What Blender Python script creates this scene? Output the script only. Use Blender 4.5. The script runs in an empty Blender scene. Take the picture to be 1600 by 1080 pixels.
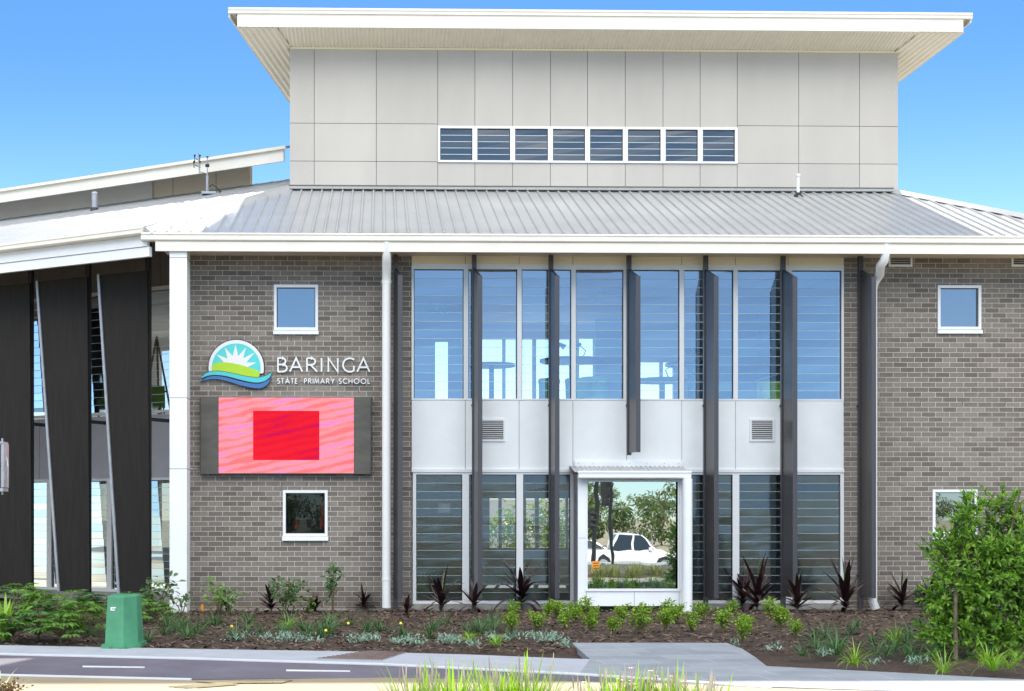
import bpy, bmesh, math, random
from math import sin, cos, pi, radians, sqrt, atan2
from mathutils import Vector, Matrix, noise
R = random.Random(7)
S = bpy.context.scene
C = S.collection

# ------------------------------------------------------------------ camera
F, D, H, TH = 2222.0, 24.4, 1.65, radians(1.2)      # focal length in photo pixels, distance, eye height, yaw
CX, CY = 641.5, 805.0                               # principal point in photo pixels (shift lens)
cam = bpy.data.cameras.new('camera'); co = bpy.data.objects.new('camera', cam); C.objects.link(co)
co.location = (0, -D, H); co.rotation_euler = (radians(90), 0, -TH)
cam.sensor_width = 36; cam.lens = 36 * F / 1600
cam.shift_x = (800 - CX) / 1600; cam.shift_y = (CY - 540) / 1600
cam.clip_start = .1; cam.clip_end = 3000
S.camera = co

# ------------------------------------------------------------------ sky, sun, exposure
SUN = Vector((.12, 1, .843)).normalized()          # towards the sun: behind the building
w = bpy.data.worlds.new('World'); S.world = w; w.use_nodes = True
nt = w.node_tree; bg = nt.nodes['Background']
sky = nt.nodes.new('ShaderNodeTexSky'); sky.sky_type = 'NISHITA'; sky.sun_disc = False
sky.sun_elevation = math.asin(SUN.z); sky.sun_rotation = math.atan2(SUN.x, SUN.y)
sky.air_density = 1.0; sky.dust_density = 0.0; sky.ozone_density = 3.0; sky.altitude = 0
# the sky behind the camera has warm brightness added high up to fill the shaded facade, the sky over the school is clear blue
def wn(t, **k):
    n = nt.nodes.new(t)
    for a, b in k.items(): setattr(n, a, b)
    return n
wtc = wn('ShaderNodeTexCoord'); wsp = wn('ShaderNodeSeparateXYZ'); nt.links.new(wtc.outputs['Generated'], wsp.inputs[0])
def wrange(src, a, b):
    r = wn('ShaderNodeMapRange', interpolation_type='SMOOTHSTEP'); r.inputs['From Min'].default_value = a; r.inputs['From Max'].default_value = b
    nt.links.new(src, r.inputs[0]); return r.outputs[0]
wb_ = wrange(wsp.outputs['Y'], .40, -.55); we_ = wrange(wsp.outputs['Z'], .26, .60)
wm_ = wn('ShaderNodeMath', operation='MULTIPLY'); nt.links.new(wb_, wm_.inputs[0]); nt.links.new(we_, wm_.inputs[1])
def wmix(a, b, f, blend='MIX'):
    m = wn('ShaderNodeMix', data_type='RGBA', blend_type=blend)
    for s_, v in (('A', a), ('B', b)):
        if isinstance(v, tuple): m.inputs[s_].default_value = (*v, 1)
        else: nt.links.new(v, m.inputs[s_])
    if isinstance(f, (int, float)): m.inputs['Factor'].default_value = f
    else: nt.links.new(f, m.inputs['Factor'])
    return m.outputs['Result']
SKY_FRONT, SKY_LOW, SKY_FILL = (.099, .157, .200), (.32, .325, .335), (7.5, 4.2, 2.15)
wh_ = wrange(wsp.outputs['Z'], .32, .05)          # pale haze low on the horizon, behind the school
mm = wmix(wmix(wmix(SKY_FRONT, (.275, .29, .335), wh_), wmix(SKY_LOW, (.19, .25, .335), wh_), wb_), SKY_FILL, wm_.outputs[0])
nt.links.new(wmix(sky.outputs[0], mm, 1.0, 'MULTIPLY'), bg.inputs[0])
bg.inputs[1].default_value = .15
ld = bpy.data.lights.new('sun', 'SUN'); ld.energy = 2.0; ld.angle = radians(.53); ld.color = (1, .94, .84)
lo = bpy.data.objects.new('sun', ld); C.objects.link(lo)
lo.rotation_euler = SUN.to_track_quat('Z', 'Y').to_euler(); lo.location = (0, 20, 30)
S.view_settings.view_transform = 'Standard'; S.view_settings.look = 'None'
S.view_settings.exposure = 2.18; S.view_settings.gamma = 1.0
S.render.engine = 'CYCLES'
S.cycles.use_denoising = True
S.cycles.max_bounces = 10; S.cycles.transparent_max_bounces = 16; S.cycles.sample_clamp_indirect = 6
S.cycles.caustics_reflective = False; S.cycles.caustics_refractive = False

# ------------------------------------------------------------------ survey: photo measurement -> real coordinates
def XW(px, Y):                                      # world x on the vertical plane y=Y
    k = (px - CX) / F; q = Y + D
    return q * (sin(TH) + k * cos(TH)) / (cos(TH) - k * sin(TH))
def DEP(X, Y): return X * sin(TH) + (Y + D) * cos(TH)
def ZW(py, px, Y): return H + (CY - py) * DEP(XW(px, Y), Y) / F
def GP(px, py, z=0.0):                              # point on the ground
    d = F * (H - z) / (py - CY); r = (px - CX) / F * d
    return (d * sin(TH) + r * cos(TH), d * cos(TH) - r * sin(TH) - D)

# ------------------------------------------------------------------ materials
def nodes(name):
    m = bpy.data.materials.new(name); m.use_nodes = True
    return m, m.node_tree, m.node_tree.nodes['Principled BSDF']
def mat(name, col, rough=.6, metal=0, var=0.0, scale=4.0, bump=0.0, bscale=40.0, spec=.5, col2=None, stretch=None, isl=0.0):
    m, t, b = nodes(name); n = t.nodes; l = t.links
    b.inputs['Roughness'].default_value = rough; b.inputs['Metallic'].default_value = metal
    b.inputs['Specular IOR Level'].default_value = spec
    c = (*col, 1); b.inputs['Base Color'].default_value = c
    m.diffuse_color = c
    if var or bump or col2 or isl:
        tc = n.new('ShaderNodeTexCoord'); src = tc.outputs['Object']
        if stretch:
            mp = n.new('ShaderNodeMapping'); mp.inputs['Scale'].default_value = stretch
            l.new(src, mp.inputs[0]); src = mp.outputs[0]
        if var or col2:
            ns = n.new('ShaderNodeTexNoise'); ns.inputs['Scale'].default_value = scale; ns.inputs['Detail'].default_value = 5
            ns.inputs['Roughness'].default_value = .62
            l.new(src, ns.inputs['Vector'])
            rp = n.new('ShaderNodeValToRGB'); rp.color_ramp.elements[0].position = .33; rp.color_ramp.elements[1].position = .68
            c2 = col2 if col2 else tuple(x * (1 - var) for x in col)
            rp.color_ramp.elements[0].color = (*c2, 1)
            rp.color_ramp.elements[1].color = (*[min(1, x * (1 + (0 if col2 else var * .5))) for x in col], 1)
            l.new(ns.outputs['Fac'], rp.inputs[0]); out = rp.outputs[0]
            l.new(out, b.inputs['Base Color'])
        if isl:
            g = n.new('ShaderNodeNewGeometry'); hs = n.new('ShaderNodeHueSaturation')
            mr = n.new('ShaderNodeMapRange'); mr.inputs['To Min'].default_value = 1 - isl; mr.inputs['To Max'].default_value = 1 + isl
            l.new(g.outputs['Random Per Island'], mr.inputs[0]); l.new(mr.outputs[0], hs.inputs['Value'])
            if var or col2: l.new(out, hs.inputs['Color'])
            else: hs.inputs['Color'].default_value = c
            l.new(hs.outputs[0], b.inputs['Base Color'])
        if bump:
            nb = n.new('ShaderNodeTexNoise'); nb.inputs['Scale'].default_value = bscale; nb.inputs['Detail'].default_value = 4
            l.new(src, nb.inputs['Vector'])
            bp = n.new('ShaderNodeBump'); bp.inputs['Strength'].default_value = bump; bp.inputs['Distance'].default_value = .02
            l.new(nb.outputs['Fac'], bp.inputs['Height']); l.new(bp.outputs[0], b.inputs['Normal'])
    return m
def brick_mat():
    m, t, b = nodes('grey_brick'); n = t.nodes; l = t.links
    tc = n.new('ShaderNodeTexCoord'); sp = n.new('ShaderNodeSeparateXYZ'); l.new(tc.outputs['Object'], sp.inputs[0])
    ad = n.new('ShaderNodeMath'); l.new(sp.outputs[0], ad.inputs[0]); l.new(sp.outputs[1], ad.inputs[1])
    cb = n.new('ShaderNodeCombineXYZ'); l.new(ad.outputs[0], cb.inputs[0]); l.new(sp.outputs[2], cb.inputs[1])
    bt = n.new('ShaderNodeTexBrick'); l.new(cb.outputs[0], bt.inputs['Vector'])
    bt.inputs['Scale'].default_value = 1; bt.inputs['Brick Width'].default_value = .246; bt.inputs['Row Height'].default_value = .0858
    bt.inputs['Mortar Size'].default_value = .0055; bt.inputs['Mortar Smooth'].default_value = .25; bt.inputs['Bias'].default_value = 0
    bt.offset = .5
    bt.inputs['Color1'].default_value = (.135, .118, .103, 1); bt.inputs['Color2'].default_value = (.245, .218, .19, 1)
    bt.inputs['Mortar'].default_value = (.56, .50, .43, 1)
    # cloudy light bloom and stains that sit in the masonry itself
    ns = n.new('ShaderNodeTexNoise'); ns.inputs['Scale'].default_value = .55; ns.inputs['Detail'].default_value = 6; l.new(tc.outputs['Object'], ns.inputs['Vector'])
    rp = n.new('ShaderNodeMapRange'); rp.inputs['From Min'].default_value = .50; rp.inputs['From Max'].default_value = .74; rp.inputs['To Max'].default_value = .5
    l.new(ns.outputs['Fac'], rp.inputs[0])
    mx = n.new('ShaderNodeMix'); mx.data_type = 'RGBA'; mx.inputs['B'].default_value = (.36, .32, .285, 1)
    l.new(rp.outputs[0], mx.inputs['Factor']); l.new(bt.outputs['Color'], mx.inputs['A'])
    n2 = n.new('ShaderNodeTexNoise'); n2.inputs['Scale'].default_value = 22; n2.inputs['Detail'].default_value = 4; l.new(tc.outputs['Object'], n2.inputs['Vector'])
    m2 = n.new('ShaderNodeMapRange'); m2.inputs['To Min'].default_value = .72; m2.inputs['To Max'].default_value = 1.28; l.new(n2.outputs['Fac'], m2.inputs[0])
    mu = n.new('ShaderNodeMix'); mu.data_type = 'RGBA'; mu.blend_type = 'MULTIPLY'; mu.inputs['Factor'].default_value = 1
    l.new(mx.outputs['Result'], mu.inputs['A']); l.new(m2.outputs[0], mu.inputs['B'])
    # soil splashed on the lowest courses
    zr = n.new('ShaderNodeMapRange'); zr.inputs['From Min'].default_value = .55; zr.inputs['From Max'].default_value = .02; l.new(sp.outputs[2], zr.inputs[0])
    n3 = n.new('ShaderNodeTexNoise'); n3.inputs['Scale'].default_value = 5; n3.inputs['Detail'].default_value = 6; l.new(tc.outputs['Object'], n3.inputs['Vector'])
    zm_ = n.new('ShaderNodeMath'); zm_.operation = 'MULTIPLY'; l.new(zr.outputs[0], zm_.inputs[0]); l.new(n3.outputs['Fac'], zm_.inputs[1])
    so_ = n.new('ShaderNodeMix'); so_.data_type = 'RGBA'; so_.inputs['B'].default_value = (.10, .068, .045, 1); l.new(zm_.outputs[0], so_.inputs['Factor']); l.new(mu.outputs['Result'], so_.inputs['A']); l.new(so_.outputs['Result'], b.inputs['Base Color'])
    bp = n.new('ShaderNodeBump'); bp.inputs['Strength'].default_value = .7; bp.inputs['Distance'].default_value = .006; bp.invert = True
    l.new(bt.outputs['Fac'], bp.inputs['Height'])
    b2 = n.new('ShaderNodeBump'); b2.inputs['Strength'].default_value = .25; b2.inputs['Distance'].default_value = .004
    l.new(n2.outputs['Fac'], b2.inputs['Height']); l.new(bp.outputs[0], b2.inputs['Normal']); l.new(b2.outputs[0], b.inputs['Normal'])
    b.inputs['Roughness'].default_value = .85
    return m
def glass_mat(name, refl, tint, tr=(.82, .9, .92), rough=0.0, wav=0.0):
    m = bpy.data.materials.new(name); m.use_nodes = True; t = m.node_tree; n = t.nodes; l = t.links; n.clear()
    o = n.new('ShaderNodeOutputMaterial'); mix = n.new('ShaderNodeMixShader')
    tb = n.new('ShaderNodeBsdfTransparent'); tb.inputs[0].default_value = (*tr, 1)
    gl = n.new('ShaderNodeBsdfGlossy'); gl.inputs['Color'].default_value = (*tint, 1); gl.inputs['Roughness'].default_value = rough
    fr = n.new('ShaderNodeFresnel'); fr.inputs['IOR'].default_value = 1.5
    mr = n.new('ShaderNodeMapRange'); mr.inputs['From Min'].default_value = .04; mr.inputs['From Max'].default_value = 1
    mr.inputs['To Min'].default_value = refl; mr.inputs['To Max'].default_value = 1
    l.new(fr.outputs[0], mr.inputs[0]); l.new(mr.outputs[0], mix.inputs[0]); l.new(tb.outputs[0], mix.inputs[1]); l.new(gl.outputs[0], mix.inputs[2])
    l.new(mix.outputs[0], o.inputs[0])
    if wav:
        tc = n.new('ShaderNodeTexCoord'); ns = n.new('ShaderNodeTexNoise'); ns.inputs['Scale'].default_value = 2.2; ns.inputs['Detail'].default_value = 1
        bp = n.new('ShaderNodeBump'); bp.inputs['Strength'].default_value = wav; bp.inputs['Distance'].default_value = .02
        l.new(tc.outputs['Object'], ns.inputs['Vector']); l.new(ns.outputs['Fac'], bp.inputs['Height']); l.new(bp.outputs[0], gl.inputs['Normal'])
    m.diffuse_color = (.5, .7, .9, 1)
    return m
def leaf_mat(name, col, isl=.35, col2=None, trans=.35, rough=.45):
    m, t, b = nodes(name); n = t.nodes; l = t.links
    g = n.new('ShaderNodeNewGeometry'); mx = n.new('ShaderNodeMix'); mx.data_type = 'RGBA'
    c2 = col2 or tuple(x * (1 - isl) for x in col)
    mx.inputs['A'].default_value = (*c2, 1); mx.inputs['B'].default_value = (*[x * (1 + isl * .5) for x in col], 1)
    l.new(g.outputs['Random Per Island'], mx.inputs['Factor']); l.new(mx.outputs['Result'], b.inputs['Base Color'])
    b.inputs['Roughness'].default_value = rough; b.inputs['Specular IOR Level'].default_value = .4
    tr = n.new('ShaderNodeBsdfTranslucent'); hs = n.new('ShaderNodeHueSaturation'); hs.inputs['Saturation'].default_value = 1.15; hs.inputs['Value'].default_value = 1.5
    l.new(mx.outputs['Result'], hs.inputs['Color']); l.new(hs.outputs[0], tr.inputs[0])
    ms = n.new('ShaderNodeMixShader'); ms.inputs[0].default_value = trans
    l.new(b.outputs[0], ms.inputs[1]); l.new(tr.outputs[0], ms.inputs[2]); l.new(ms.outputs[0], n['Material Output'].inputs[0])
    m.diffuse_color = (*col, 1)
    return m
M = {}
M['brick'] = brick_mat()
M['panel'] = mat('white_panel_paint', (.84, .86, .87), .45, isl=.022, var=.07, scale=1.1, bump=.05, bscale=6)
M['cream'] = mat('cream_panel_paint', (.86, .77, .56), .5, var=.04, scale=1.2)
M['block'] = mat('beige_cladding', (.515, .478, .43), .55, var=.07, scale=.9, bump=.06, bscale=8, stretch=(1, 1, .35), isl=.028)
M['clere'] = mat('clerestory_cladding', (.78, .71, .60), .55, var=.05, scale=.8)
M['gap'] = mat('dark_joint', (.12, .11, .10), .8)
M['white'] = mat('white_paint', (.80, .80, .79), .35, var=.05, scale=2.2)
M['alu'] = mat('white_aluminium', (.82, .83, .84), .3, var=.03, scale=3)
M['fascia'] = mat('cream_fascia_paint', (.82, .78, .69), .4, var=.06, scale=1.5)
M['soffit'] = mat('soffit_sheet', (.80, .75, .62), .45, var=.04, scale=2)
M['roof'] = mat('pale_roof_steel', (.37, .375, .375), .32, var=.10, scale=1.3, stretch=(1, 1, 1), spec=.6)
M['fin'] = mat('charcoal_fin_paint', (.050, .044, .046), .30, var=.25, scale=3, stretch=(1, 1, .15), spec=.6)
M['fin_edge'] = mat('charcoal_fin_edge', (.062, .058, .066), .3, spec=.5)
M['mesh'] = mat('perforated_black_screen', (.017, .014, .012), .55, var=.35, scale=5, stretch=(4, 4, .3), bump=.3, bscale=220, spec=.25)
M['steel'] = mat('galvanised_steel', (.42, .43, .46), .35, metal=.4, var=.15, scale=8)
M['conc'] = mat('slab_concrete', (.36, .34, .31), .85, var=.25, scale=5, bump=.2)
M['brown'] = mat('brown_cladding', (.17, .145, .135), .6, var=.1, scale=2)
M['grey_panel'] = mat('grey_panel_paint', (.46, .45, .49), .45, var=.1, scale=2)
M['inwall'] = mat('interior_wall_paint', (.78, .77, .74), .7, var=.05, scale=1)
M['incol'] = mat('interior_blue_wall', (.50, .60, .68), .7, var=.06, scale=1)
M['ceil'] = mat('interior_ceiling', (.75, .76, .77), .8, var=.04, scale=1)
M['carpet'] = mat('carpet', (.34, .34, .35), .95, var=.2, scale=30)
M['table'] = mat('table_laminate', (.08, .14, .22), .45, var=.1, scale=4)
M['green_fab'] = mat('green_vinyl', (.16, .42, .20), .5, var=.1, scale=5)
M['lime'] = mat('lime_plastic', (.33, .55, .05), .35, var=.05, scale=5)
M['wood'] = mat('pale_timber', (.42, .29, .17), .5, var=.3, scale=6, stretch=(1, 1, .1))
M['black'] = mat('black_plastic', (.02, .02, .022), .4, spec=.4)
M['vent'] = mat('vent_slat_paint', (.62, .63, .64), .4)
M['ventdark'] = mat('vent_cavity', (.02, .02, .022), .8)
M['gl_up'] = glass_mat('upper_louvre_glass', .34, (.84, .93, 1.0), (.88, .94, .98))
M['gl_lo'] = glass_mat('lower_louvre_glass', .105, (1.0, .93, .90), (.46, .49, .52), rough=.12, wav=.35)
M['gl_bay'] = glass_mat('display_window_glass', .52, (.93, 1.0, .97), (.5, .55, .5), wav=.03)
M['gl_small'] = glass_mat('small_window_glass', .30, (.92, .96, 1.0), (.45, .5, .52))
M['gl_wing'] = glass_mat('wing_glass', .5, (.85, .95, 1.0), (.6, .7, .75))
M['gl_dim'] = glass_mat('dim_window_glass', .035, (.9, 1, 1), (.8, .82, .82))
M['gl_dark'] = glass_mat('clerestory_glass', .18, (1.0, .96, .92), (.40, .40, .40))
M['gl_edge'] = mat('ground_glass_edge', (.62, .80, .84), .25, spec=.6)
M['mulch'] = mat('bark_mulch', (.10, .06, .038), .95, col2=(.022, .015, .011), scale=26, bump=1.0, bscale=38)
M['chip'] = mat('bark_chip', (.12, .082, .058), .9, isl=.75)
M['trunk'] = mat('bark', (.16, .12, .085), .9, var=.4, scale=9, bump=.5)
M['twig'] = mat('green_twig', (.13, .11, .05), .8, var=.3, scale=9)
M['kiosk'] = mat('green_fibreglass', (.075, .30, .155), .55, var=.22, scale=2.2, bump=.2, bscale=60)
M['sticker'] = mat('sticker', (.78, .80, .80), .4)
M['ink'] = mat('ink', (.03, .03, .04), .5)
M['g_broad'] = leaf_mat('broad_green_leaf', (.15, .30, .055), .45)
M['g_young'] = leaf_mat('young_green_leaf', (.10, .20, .065), .5, trans=.3)
M['g_pale'] = leaf_mat('pale_green_leaf', (.24, .36, .17), .35)
M['g_lime'] = leaf_mat('lime_leaf', (.26, .42, .05), .45)
M['g_tree'] = leaf_mat('glossy_green_leaf', (.20, .37, .04), .45, col2=(.06, .15, .02), trans=.3, rough=.35)
M['g_strap'] = leaf_mat('strap_green_leaf', (.10, .19, .07), .5)
M['g_bright'] = leaf_mat('bright_grass_blade', (.30, .50, .07), .35)
M['g_fore'] = leaf_mat('sunlit_grass_blade', (.20, .34, .03), .5, trans=.45)
M['g_silver'] = leaf_mat('silver_leaf', (.25, .36, .28), .4, col2=(.09, .17, .10), trans=.2)
M['g_purple'] = leaf_mat('dark_purple_leaf', (.036, .018, .019), .5, trans=.15, rough=.32)
M['g_seed'] = leaf_mat('dry_seed_head', (.58, .52, .44), .3, trans=.3)
M['g_khaki'] = leaf_mat('khaki_blade', (.30, .32, .13), .45)
M['g_pink'] = leaf_mat('pink_flower', (.75, .42, .42), .3)
M['g_yellow'] = mat('yellow_flower', (.75, .60, .03), .6)
M['g_var'] = leaf_mat('variegated_leaf', (.55, .62, .40), .4)
M['g_rust'] = leaf_mat('rusty_leaf', (.14, .085, .035), .5)
M['g_far'] = leaf_mat('gum_tree_leaf', (.13, .19, .06), .5, trans=.25)
M['asphalt'] = mat('blue_grey_asphalt', (.155, .14, .168), .9, var=.26, scale=1.1, bump=.3, bscale=150)
M['road'] = mat('road_asphalt', (.075, .075, .078), .9, var=.2, scale=2, bump=.3, bscale=120)
M['line'] = mat('road_paint', (.74, .74, .74), .6, var=.08, scale=9)
M['ycon'] = mat('warm_concrete', (.33, .27, .175), .85, var=.10, scale=1.6, bump=.15, bscale=60)
M['agg'] = mat('exposed_aggregate', (.52, .45, .33), .9, col2=(.20, .17, .12), scale=70, bump=.5, bscale=90)
M['strip'] = mat('pale_kerb_concrete', (.62, .64, .66), .8, var=.06, scale=4)
M['tact'] = mat('brown_tactile_paver', (.13, .085, .07), .85, var=.25, scale=8)
M['tact_y'] = mat('olive_tactile_paver', (.30, .25, .14), .85, var=.25, scale=8)
M['ground'] = mat('dry_ground', (.36, .31, .22), .95, var=.25, scale=.25)
M['car_white'] = mat('white_car_paint', (.80, .80, .80), .25, spec=.6)
M['car_silver'] = mat('silver_car_paint', (.35, .37, .40), .3, metal=.5)
M['car_glass'] = mat('car_glass', (.03, .04, .05), .08, spec=.8)
M['rubber'] = mat('tyre_rubber', (.02, .02, .02), .8)
M['orange'] = mat('orange_sign', (.85, .30, .01), .5)
M['teal'] = mat('teal_board', (.05, .16, .14), .5)
M['red'] = mat('red_plastic', (.62, .03, .03), .4)
M['lens_r'] = mat('signal_lens', (.06, .02, .02), .3)

def paving_mat():
    m, t, b = nodes('bluestone_paving'); n = t.nodes; l = t.links
    tc = n.new('ShaderNodeTexCoord'); mp = n.new('ShaderNodeMapping'); mp.inputs['Rotation'].default_value = (0, 0, radians(-5))
    l.new(tc.outputs['Object'], mp.inputs[0])
    bt = n.new('ShaderNodeTexBrick'); l.new(mp.outputs[0], bt.inputs['Vector']); bt.inputs['Scale'].default_value = 1
    bt.inputs['Brick Width'].default_value = .62; bt.inputs['Row Height'].default_value = .42; bt.inputs['Mortar Size'].default_value = .004
    bt.inputs['Mortar Smooth'].default_value = .3; bt.offset = .37
    bt.inputs['Color1'].default_value = (.235, .255, .28, 1); bt.inputs['Color2'].default_value = (.295, .315, .335, 1); bt.inputs['Mortar'].default_value = (.46, .48, .50, 1)
    ns = n.new('ShaderNodeTexNoise'); ns.inputs['Scale'].default_value = 2.5; ns.inputs['Detail'].default_value = 7; l.new(tc.outputs['Object'], ns.inputs['Vector'])
    mr = n.new('ShaderNodeMapRange'); mr.inputs['To Min'].default_value = .75; mr.inputs['To Max'].default_value = 1.25; l.new(ns.outputs['Fac'], mr.inputs[0])
    mu = n.new('ShaderNodeMix'); mu.data_type = 'RGBA'; mu.blend_type = 'MULTIPLY'; mu.inputs['Factor'].default_value = 1
    l.new(bt.outputs['Color'], mu.inputs['A']); l.new(mr.outputs[0], mu.inputs['B']); l.new(mu.outputs['Result'], b.inputs['Base Color'])
    b.inputs['Roughness'].default_value = .75
    return m
M['paving'] = paving_mat()
M['walk'] = mat('footpath_concrete', (.40, .42, .45), .85, var=.1, scale=2.5, bump=.15, bscale=70)
def screen_mat(nm='led_screen_pink', cols=((.88, .17, .19), (.95, .30, .34), (.82, .24, .62)), es=.27):
    m = bpy.data.materials.new(nm); m.use_nodes = True; t = m.node_tree; n = t.nodes; l = t.links; b = n['Principled BSDF']
    tc = n.new('ShaderNodeTexCoord'); mp = n.new('ShaderNodeMapping'); mp.inputs['Rotation'].default_value = (0, radians(12), 0)
    l.new(tc.outputs['Object'], mp.inputs[0]); m2 = n.new('ShaderNodeMapping'); m2.inputs['Scale'].default_value = (.9, 1, 3.2); l.new(mp.outputs[0], m2.inputs[0])
    ns = n.new('ShaderNodeTexNoise'); ns.inputs['Scale'].default_value = 1.7; ns.inputs['Detail'].default_value = 2; l.new(m2.outputs[0], ns.inputs['Vector'])
    wv = n.new('ShaderNodeTexWave'); wv.bands_direction = 'Z'; wv.inputs['Scale'].default_value = 2.4; wv.inputs['Distortion'].default_value = 2.5; wv.inputs['Detail'].default_value = 2; l.new(mp.outputs[0], wv.inputs['Vector'])
    ad = n.new('ShaderNodeMath'); ad.operation = 'MULTIPLY_ADD'; ad.inputs[1].default_value = .26; l.new(wv.outputs['Fac'], ad.inputs[0]); l.new(ns.outputs['Fac'], ad.inputs[2])
    rp = n.new('ShaderNodeValToRGB'); e = rp.color_ramp.elements
    e[0].position = .47; e[0].color = (*cols[0], 1); e[1].position = .92; e[1].color = (*cols[2], 1)
    x = e.new(.68); x.color = (*cols[1], 1)
    l.new(ad.outputs[0], rp.inputs[0])
    px_ = n.new('ShaderNodeTexBrick'); sp = n.new('ShaderNodeSeparateXYZ'); cb = n.new('ShaderNodeCombineXYZ'); l.new(tc.outputs['Object'], sp.inputs[0]); l.new(sp.outputs[0], cb.inputs[0]); l.new(sp.outputs[2], cb.inputs[1]); l.new(cb.outputs[0], px_.inputs['Vector'])
    px_.offset = 0; px_.inputs['Scale'].default_value = 1; px_.inputs['Brick Width'].default_value = .032; px_.inputs['Row Height'].default_value = .032; px_.inputs['Mortar Size'].default_value = .003
    px_.inputs['Color1'].default_value = (1, 1, 1, 1); px_.inputs['Color2'].default_value = (.93, .93, .93, 1); px_.inputs['Mortar'].default_value = (.72, .72, .72, 1)
    mu = n.new('ShaderNodeMix'); mu.data_type = 'RGBA'; mu.blend_type = 'MULTIPLY'; mu.inputs['Factor'].default_value = 1; l.new(rp.outputs[0], mu.inputs['A']); l.new(px_.outputs['Color'], mu.inputs['B'])
    l.new(mu.outputs['Result'], b.inputs['Emission Color']); b.inputs['Emission Strength'].default_value = es; b.inputs['Specular IOR Level'].default_value = .1
    b.inputs['Base Color'].default_value = (.05, .03, .03, 1); b.inputs['Roughness'].default_value = .5
    m.diffuse_color = (.9, .3, .4, 1)
    return m
M['led'] = screen_mat()
m_, t_, b_ = nodes('led_screen_red'); b_.inputs['Emission Color'].default_value = (.86, .007, .025, 1); b_.inputs['Emission Strength'].default_value = .33; b_.inputs['Specular IOR Level'].default_value = .05; b_.inputs['Roughness'].default_value = .9; b_.inputs['Base Color'].default_value = (.05, .0, .0, 1)
M['led_red'] = screen_mat('led_screen_red', ((.95, .010, .035), (.90, .006, .025), (.66, .0, .10)), .25)
M['led_red'].node_tree.nodes['Principled BSDF'].inputs['Base Color'].default_value = (0, 0, 0, 1)
M['led_frame'] = mat('led_cabinet', (.10, .095, .08), .6, var=.3, scale=2, stretch=(1, 1, 3))
M['sg_cyan'] = mat('sign_cyan', (.10, .62, .60), .4)
M['sg_white'] = mat('sign_white', (.80, .80, .80), .4)
M['sg_green'] = mat('sign_green', (.42, .66, .02), .4)
M['sg_aqua'] = mat('sign_aqua', (.08, .56, .60), .4)
M['sg_blue'] = mat('sign_blue', (.05, .16, .42), .4)
M['sg_rim'] = mat('sign_rim', (.02, .022, .03), .5)
M['exit'] = mat('exit_green', (.02, .30, .25), .5)

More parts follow.
